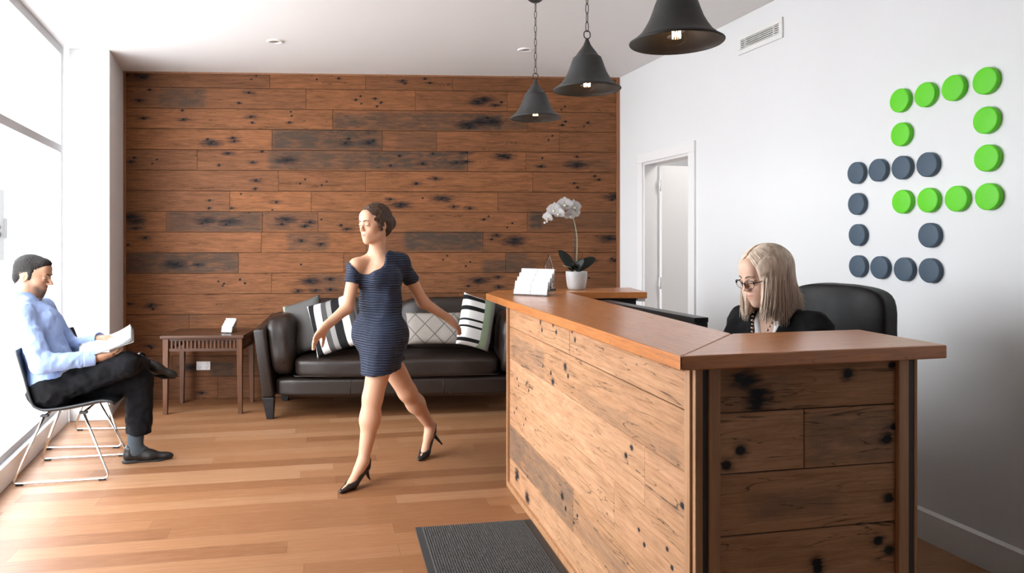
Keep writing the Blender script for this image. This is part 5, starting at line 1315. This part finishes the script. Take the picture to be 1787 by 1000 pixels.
shoe(anR, hR, tR, man, mf.d(.28, -.35, .85), 1.25)
V, Fq = solid([Cone(anL+(knL-anL)*.26, anL-Udir*.05, .052, .046, .02, cut=False), Cone(anL-Udir*.04, anL+mf.d(.05, .01, -.06), .045, .04, .02)], .005); pchild(np_mesh('sock', V, Fq, M['sock'], None, 1), man)
V, Fq = solid([Cone(anR+(knR-anR)*.22, anR+mf.d(.0, .0, -.005), .047, .042, .02), Cone(anR, anR+mf.d(.05, .01, -.03), .042, .038, .02)], .005); pchild(np_mesh('sock', V, Fq, M['sock'], None, 1), man)
# papers held by the man
b0, b1 = q_(.075, -.20, .712), q_(.385, -.16, .808); bx = (b1-b0); bl = np.linalg.norm(bx); bx /= bl; bw_ = mf.d(-.35, 1, .22); bw_ -= (bw_@bx)*bx; bw_ /= np.linalg.norm(bw_); bnn = np.cross(bx, bw_)
mg = empty('booklet', Vector(b0), 0, 'open white booklet held by the seated man on his knee', 'booklet')
for nm, o0, th, c in (('page', .000, .0, 0), ('page', .003, .012, 1), ('page', .006, .022, 2)):
    bm = bmesh.new(); n = 16; g = []
    for i in range(n+1):
        t = i/n; lift = th*max(0, (t-.55)/.45)**2*1.2 - .012*(1-t)**2*0; row = []
        for k in range(7):
            s = k/6; row.append(bm.verts.new(Vector(bx*(t*bl*(1-.015*c))+bw_*(s*.25)+bnn*(o0+lift+.018*(s-.5)**2*4*.4))))
        g.append(row)
    for i in range(n):
        for k in range(6): bm.faces.new((g[i][k], g[i][k+1], g[i+1][k+1], g[i+1][k])).smooth = True
    bmesh.ops.solidify(bm, geom=bm.faces[:], thickness=.0025 if c < 2 else .001); bobj(nm, bm, M['paper'], mg, smooth=True)

# ================================================================== walking woman (built at rest in mid-stride)
wf = Frame((-.475, 4.47, 0), (-.60, -.80, 0))
wo = empty('person', (-.475, 4.47, 0), 0, 'walking woman in a navy ribbed dress and black high heels', 'person')
def wx(u, v, Y): return np.array(U(u, v, Y))
wup = v3(0, 0, 1); wl_ = wf.d(0, 1, 0)
w_pel, w_wai, w_che, w_nk = wx(663, 575, 4.475), wx(664, 528, 4.47), wx(662, 482, 4.45), wx(656, 437, 4.43)
whR, whL = w_pel-wl_*.085+wf.d(-.03, 0, -.03), w_pel+wl_*.085+wf.d(.04, 0, -.03)
wkL, waL = np.array([-.515, 4.335, .50]), np.array([-.565, 4.285, .135]); wkR, waR = np.array([-.330, 4.665, .465]), np.array([-.190, 4.885, .185])
wsR, wsL = wx(622, 463, 4.40), wx(701, 458, 4.47); weR, wwR = wx(606, 537, 4.36), wx(567, 571, 4.24); weL, wwL = wx(738, 527, 4.60), wx(783, 556, 4.70)
hf_w = Frame(wx(653, 391, 4.40), (-.66, -.75, -.08))
def wtorso(g): return [Cone(w_pel+wl_*.065-wup*.03, w_pel-wl_*.065-wup*.03, .116+g, .116+g, .05), Cone(w_pel, w_wai, .106+g, .092+g, .06, flat=(wl_, 1.3)), Cone(w_wai, w_che, .092+g, .098+g, .06, flat=(wl_, 1.3)), Cone(w_che, w_che+wup*.08, .096+g, .066+g, .05, flat=(wl_, 1.5)),
      Cone(wsR, w_nk-wup*.035-wl_*.035, .047+g, .038+g, .04), Cone(wsL, w_nk-wup*.035+wl_*.035, .047+g, .038+g, .04),
      Ell(w_che+wf.d(.075, .062, -.005), np.array((.052, .055, .055))+g, wf.R, .03), Ell(w_che+wf.d(.075, -.062, -.005), np.array((.052, .055, .055))+g, wf.R, .03)]
tL, tRr = np.array(G(597, 857, .012)), np.array(G(733, 801, .012))
def wfoot(an, ball, toe): return [Cone(an, an+(ball-an)*.35, .033, .030, .02), Cone(an, ball+wup*.012, .030, .028, .02), Cone(ball+wup*.008, toe, .027, .014, .015)]
dF = (tL-(waL*v3(1, 1, 0)))*v3(1, 1, 0); dF /= np.linalg.norm(dF)
dR = (tRr-(waR*v3(1, 1, 0)))*v3(1, 1, 0); dR /= np.linalg.norm(dR)
bL, bR = tL-dF*.085+wup*.008, tRr-dR*.075+wup*.012
hwR = hand_prims(wwR, wx(548, 594, 4.20)-wwR, wf.d(.2, -.8, .4), 1, .45, .92); hwL = hand_prims(wwL, wx(800, 572, 4.73)-wwL, wf.d(-.4, .8, .3), -1, .45, .92)
whd = head_prims(hf_w, w_nk-wf.d(.012, 0, 0), .97, True, .047)
wbody = wtorso(-.012)+arm(wsR, weR, wwR, 0, (.044, .036, .036, .025))+arm(wsL, weL, wwL, 0, (.044, .036, .036, .025))
wbody += [Cone(whL, wkL, .092, .060, .05), Cone(wkL, wkL+(waL-wkL)*.35, .056, .060, .03), Cone(wkL+(waL-wkL)*.3-wf.d(.012, 0, 0), waL, .058, .032, .03), Cone(whR, wkR, .092, .060, .05), Cone(wkR, wkR+(waR-wkR)*.35, .056, .060, .03), Cone(wkR+(waR-wkR)*.3-wf.d(.012, 0, 0), waR, .058, .031, .03)]
wbody += wfoot(waL, bL, tL)+wfoot(waR, bR, tRr)+whd+hwR+hwL
fine = [(*box_of(whd, .02), .0033), (*box_of(hwR, .02), .0032), (*box_of(hwL, .02), .0032)]
V, Fq = solid(wbody, .0085, fine)
pchild(np_mesh('body', V, Fq, M['skin'], None, 1, {'tint': tint_fn(hf_w, (.66, .38, .25), (.48, .17, .14), .97, blush=(.62, .28, .2))}), wo)
eyes(hf_w, wo, .97, (1, 0, -.1), 'brow_dark', .0032)
for o in wo.children:
    if o.name.split('.')[0] in ('eye', 'eyebrow', 'eyelash'): o.matrix_parent_inverse = Matrix.Translation(-wo.location)
P = hp_(hf_w, .97)
hair = [Ell(P(-.022, 0, .045), np.array((.104, .084, .086)), hf_w.R, .02), Ell(P(-.075, 0, -.015), np.array((.050, .066, .070)), hf_w.R, .03), Ell(P(-.125, 0, .0), np.array((.045, .045, .050)), hf_w.R, .02),
        Ell(P(.122, -.004, -.004), np.array((.082, .105, .086)), hf_w.R, .012, sub=True)]
for s in (-1, 1): hair += [Ell(P(.006, s*.073, .0), np.array((.022, .013, .045)), hf_w.R, .015)]
V, Fq = solid(hair, .004); V = wrinkle(V, Fq, .005, 30, (1, 1, 1), 6)
pchild(np_mesh('hair', V, Fq, M['hair_brown'], None, 1), wo)
hem = wup*.0
dress = wtorso(.006)+[Cone(wsR, wsR+(weR-wsR)*.42, .055, .049, .03, cut=True), Cone(wsL, wsL+(weL-wsL)*.48, .055, .049, .03, cut=True),
   Cone(w_pel-wup*.04, np.array([-.478, 4.45, .56]), .128, .118, .06, flat=(wl_, 1.12)), Cone(whL, wkL, .112, .095, .06), Cone(whR, wkR+(whR-wkR)*.35, .108, .098, .06),
   Ell(w_nk+wf.d(.06, -.022, -.055), np.array((.095, .125, .088)), wf.R, .015, sub=True), Cone(w_nk-wup*.02, w_nk+wup*.06, .075, .08, .015, sub=True), Clip((-.475, 4.45, .655), (.10, .08, -1))]
V, Fq = solid(dress, .0065); V = wrinkle(V, Fq, .007, 6, (1, 1, .6), 5)
pchild(np_mesh('dress', V, Fq, M['dress'], None, 1), wo)
def pump(an, ball, toe, heel, root):
    d = (toe-ball)*v3(1, 1, 0); d /= np.linalg.norm(d); hb = an-d*.012+v3(0, 0, -.035)
    pr = [Cone(toe+d*.004, ball+wup*.010, .018, .036, .012, flat=((0, 0, 1), .62)), Cone(ball+wup*.008, hb, .036, .033, .012, flat=((0, 0, 1), .85)), Cone(hb-d*.004, hb-d*.012+wup*.03, .034, .033, .012),
          Cone(hb+d*.028+wup*.035, ball+wup*.047-d*.005, .031, .030, .006, sub=True), Cone(ball+wup*.047-d*.005, ball+wup*.040+d*.018, .030, .024, .006, sub=True), Cone(an-d*.002, an+wup*.06, .033, .035, .004, sub=True), Clip((0, 0, .0025), (0, 0, -1))]
    V, Fq = solid(pr, .0036); s_ = pchild(np_mesh('shoe', V, Fq, M['shoe'], None, 1), root)
    V, Fq = solid([Cone(hb-d*.010-wup*.012, hb*.25+heel*.75, .019, .0075, .01), Cone(hb*.3+heel*.7, heel+wup*.008, .0075, .006, .005), Clip(heel+wup*.001, (0, 0, -1))] if heel[2] < .05 else [Cone(hb-d*.010-wup*.012, hb*.25+heel*.75, .019, .0075, .01), Cone(hb*.3+heel*.7, heel, .0075, .006, .005)], .003); np_mesh('heel', V, Fq, M['shoe'], s_, 1)
pump(waL, bL, tL, np.array(G(645, 838, .0)), wo)
pump(waR, bR, tRr, wx(771, 775, 4.93), wo)

# ================================================================== receptionist
rf = Frame((1.30, 2.95, 0), (-.86, -.51, 0))
rc = empty('person', (1.30, 2.95, 0), 0, 'blonde receptionist in glasses and black blazer sitting behind the desk', 'person')
r_ = lambda x, y, z: rf.p(x, y, z); rl_ = rf.d(0, 1, 0); ru = v3(0, 0, 1)
hf_r = Frame(r_(.080, .0, 1.305), (-.93, -.25, -.30))
rpel, rche, rnk = r_(-.10, 0, .60), r_(-.02, 0, 1.0), r_(.02, 0, 1.155)
rsR, rsL = r_(-.01, -.160, 1.10), r_(-.01, .160, 1.10); reR, rwR = r_(.09, -.215, .87), r_(.33, -.13, .80); reL, rwL = r_(.09, .215, .87), r_(.33, .13, .80)
rhR = hand_prims(rwR, rf.d(1, .15, -.1), rf.d(0, 0, 1), -1, .5, .9); rhL = hand_prims(rwL, rf.d(1, -.15, -.1), rf.d(0, 0, 1), 1, .5, .9)
rhd = head_prims(hf_r, rnk, .94, True, .046)
def rtorso(g): return [Cone(rpel, r_(-.07, 0, .78), .125+g, .10+g, .05, flat=(rl_, 1.3)), Cone(r_(-.07, 0, .78), rche, .10+g, .108+g, .06, flat=(rl_, 1.3)), Cone(rche, r_(.0, 0, 1.09), .106+g, .07+g, .05, flat=(rl_, 1.5)), Cone(rsR, rnk-ru*.035-rl_*.03, .05+g, .04+g, .04), Cone(rsL, rnk-ru*.035+rl_*.03, .05+g, .04+g, .04),
    Ell(rche+rf.d(.08, .065, -.01), np.array((.055, .06, .06))+g, rf.R, .03), Ell(rche+rf.d(.08, -.065, -.01), np.array((.055, .06, .06))+g, rf.R, .03)]
rbody = rtorso(-.012)+arm(rsR, reR, rwR, -.004, (.046, .038, .037, .026))+arm(rsL, reL, rwL, -.004, (.046, .038, .037, .026))+[Cone(r_(-.08, s*.09, .56), r_(.33, s*.10, .55), .085, .06, .04) for s in (-1, 1)]+[Cone(r_(.33, s*.10, .55), r_(.30, s*.10, .08), .055, .035, .03) for s in (-1, 1)]+[Cone(r_(.29, s*.10, .06), r_(.45, s*.10, .03), .034, .024, .02) for s in (-1, 1)]
rbody += rhd+rhR+rhL
fine = [(*box_of(rhd, .02), .0026), (*box_of(rhR, .02), .0035), (*box_of(rhL, .02), .0035)]
V, Fq = solid(rbody, .0085, fine)
pchild(np_mesh('body', V, Fq, M['skin'], None, 1, {'tint': tint_fn(hf_r, (.74, .49, .37), (.62, .24, .19), .94, blush=(.74, .36, .27))}), rc)
eyes(hf_r, rc, .94, (1, 0, -.5), 'brow_fair', .0028)
for o in rc.children:
    if o.name.split('.')[0] in ('eye', 'eyebrow', 'eyelash'): o.matrix_parent_inverse = Matrix.Translation(-rc.location)
V, Fq = solid(rtorso(.0)+[Ell(rnk+rf.d(.06, 0, -.03), (.06, .036, .075), rf.R, .015, sub=True), Clip(r_(0, 0, .62), (0, 0, -1))], .007); pchild(np_mesh('blouse', V, Fq, M['blouse'], None, 1), rc)
bz = rtorso(.014)+arm(rsR, reR, rwR, .012, (.047, .042, .040, .032))+arm(rsL, reL, rwL, .012, (.047, .042, .040, .032)); bz[-3].cut = bz[-1].cut = True
# open front: a V from the neck down
bz += [Cone(rnk+rf.d(.10, 0, .06), rche+rf.d(.19, 0, -.16), .078, .022, .01, flat=(rf.d(1, 0, 0), 2.2), sub=True), Cone(rnk-ru*.03, rnk+ru*.08, .058, .07, .012, sub=True), Clip(r_(0, 0, .60), (0, 0, -1))]
V, Fq = solid(bz, .006); V = wrinkle(V, Fq, .008, 8, None, 12); pchild(np_mesh('blazer', V, Fq, M['blazer'], None, 1), rc)
V, Fq = solid([Cone(r_(-.10, -.07, .57), r_(-.10, .07, .57), .125, .125, .05)]+[Cone(r_(-.08, s*.09, .56), r_(.33, s*.10, .55), .10, .072, .04) for s in (-1, 1)]+[Cone(r_(.33, s*.10, .55), r_(.30, s*.10, .09), .068, .055, .03, cut=True) for s in (-1, 1)], .009); pchild(np_mesh('trousers', V, Fq, M['trousers'], None, 1), rc)
for s in (-1, 1): shoe(None, r_(.235, s*.10, .0), r_(.49, s*.11, .0), rc, (0, 0, 1))
# hair: smooth mass to below the shoulders plus strands
P = hp_(hf_r, .94)
def strand_path(a, s, zend, seed, out_r=1.0):
    """a: 0 frames the face .. 1 back of the head; over the crown, then hanging down to height zend"""
    rng = random.Random(seed); cen, rad = v3(-.020, 0, .030), v3(.108, .090, .098)*out_r
    ph = math.radians((50 if s > 0 else 44)+130*a); x0 = .62-1.15*a
    d0 = v3(x0, s*.05, math.sqrt(max(.05, 1-x0*x0))); d1 = v3(math.cos(ph), s*math.sin(ph), -.12); d0 /= np.linalg.norm(d0); d1 /= np.linalg.norm(d1)
    om = math.acos(float(np.clip(d0@d1, -1, 1))); W = []
    for k in range(9):
        t = k/8; d = (math.sin((1-t)*om)*d0+math.sin(t*om)*d1)/math.sin(om); W.append(hf_r.p(*((cen+rad*d)*.945)))
    last = W[-1]; tg = rf.d(-.95*a**3+.10*(1-a), s*(.10-.45*max(0, .5-a)), 0)
    L = last[2]-zend
    for k in range(1, 7):
        t = k/6; W.append(last+v3(0, 0, -L*t)+tg*(.10*t*t)+rf.d(rng.uniform(-.003, .003), rng.uniform(-.003, .003), 0)*t)
    return [Vector(p) for p in W]
zend_of = lambda a: 1.140-.02*math.sin(3*a)+.035*max(0, a-.55)/.45
hair = [Ell(P(-.020, 0, .030), np.array((.100, .083, .091)), hf_r.R, .02), Ell(P(-.070, 0, -.03), np.array((.050, .076, .09)), hf_r.R, .03)]
for s in (-1, 1):
    for a in (.04, .17, .30, .43, .56, .69, .82, .95):
        pth = [np.array(p) for p in strand_path(a, s, zend_of(a)+.008, 1, .845)][4:]; n_ = len(pth)-1
        r0 = .016
        for i in range(n_): hair.append(Cone(pth[i], pth[i+1], r0*(1-.7*(i/n_)**3), r0*(1-.7*((i+1)/n_)**3), .02))
hair += [Ell(P(.130, .0, -.012), np.array((.080, .056, .082)), hf_r.R, .012, sub=True)]
V, Fq = solid(hair, .0042); V = wrinkle(V, Fq, .003, 40, (1, 1, .12), 8); ho = pchild(np_mesh('hair', V, Fq, M['hair_blonde'], None, 1), rc)
bm = bmesh.new(); rng = random.Random(5)
def cat(pts, n=4):
    out = []
    for i in range(len(pts)-1):
        p0, p1, p2, p3 = pts[max(i-1, 0)], pts[i], pts[i+1], pts[min(i+2, len(pts)-1)]
        for k in range(n):
            t = k/n; out.append(.5*((2*p1)+(p2-p0)*t+(2*p0-5*p1+4*p2-p3)*t*t+(3*p1-p0-3*p2+p3)*t**3))
    return out+[pts[-1]]
for i in range(1000):
    s = -1 if rng.random() < .42 else 1; a = rng.random()
    pts = cat(strand_path(a, s, zend_of(a)+rng.uniform(-.018, .045), i, rng.uniform(.985, 1.05)), 3); n = len(pts); j = rf.d(rng.uniform(-1, 1), rng.uniform(-1, 1), 0)*.010
    pts = [p+Vector(j)*(k/n)**1.5 for k, p in enumerate(pts)]
    r0 = rng.uniform(.0016, .0040); tube(bm, pts, [r0*(.35+.65*min(1, k/8))*(1-.8*(k/(n-1))**3) for k in range(n)], 5)
st_ = bobj('hair_strands', bm, M['hair_blonde'], smooth=True); st_.parent = ho; st_['kind'] = 'stuff'
st_.matrix_parent_inverse = Matrix.Identity(4)
# glasses
gl = None
bm = bmesh.new(); P3 = lambda x, y, z: Vector(hf_r.p(x*.94, y*.94, z*.94))
for s in (-1, 1):
    se = lambda x: math.copysign(abs(x)**.72, x)
    loop = [P3(.110-.35*abs(s*.033+.025*se(math.cos(t))*s)*.5, s*.033+.0252*se(math.cos(t))*s, -.006+.0172*se(math.sin(t))+(.003*math.cos(t))) for t in [2*math.pi*k/32 for k in range(32)]]
    tube(bm, loop, [.0021 if math.sin(2*math.pi*k/32) > -.1 else .0011 for k in range(32)], 6, closed=True)
    tube(bm, [P3(.099, s*.054, .000), P3(.085, s*.070, .001), P3(.066, s*.070, .001)], .002, 6)
tube(bm, [P3(.106, .0105, -.003), P3(.110, 0, .0), P3(.106, -.0105, -.003)], .0018, 6)
M['spectacle'] = simple('dark_spectacle_frame', (.015, .014, .016, 1), .25)
pchild(bobj('glasses', bm, M['spectacle']), rc); 
# necklace of chunky links
M['bead'] = simple('rose_gold_bead', (.72, .52, .44, 1), .25, .8)
bm = bmesh.new()
for i in range(31):
    t = i/30*2-1; p = rnk+rf.d(.055+.075*(1-t*t)-.01, .062*t*(1.0-.25*(1-t*t)), .015-.165*(1-abs(t)**1.6)+.0)
    b2 = bmesh.new(); bmesh.ops.create_icosphere(bm, subdivisions=1, radius=.0068 if i % 2 else .0052, matrix=Matrix.Translation(Vector(p)))
    b2.free()
nk_o = pchild(bobj('necklace', bm, M['bead'], smooth=True), rc); nk_o['kind'] = 'stuff'
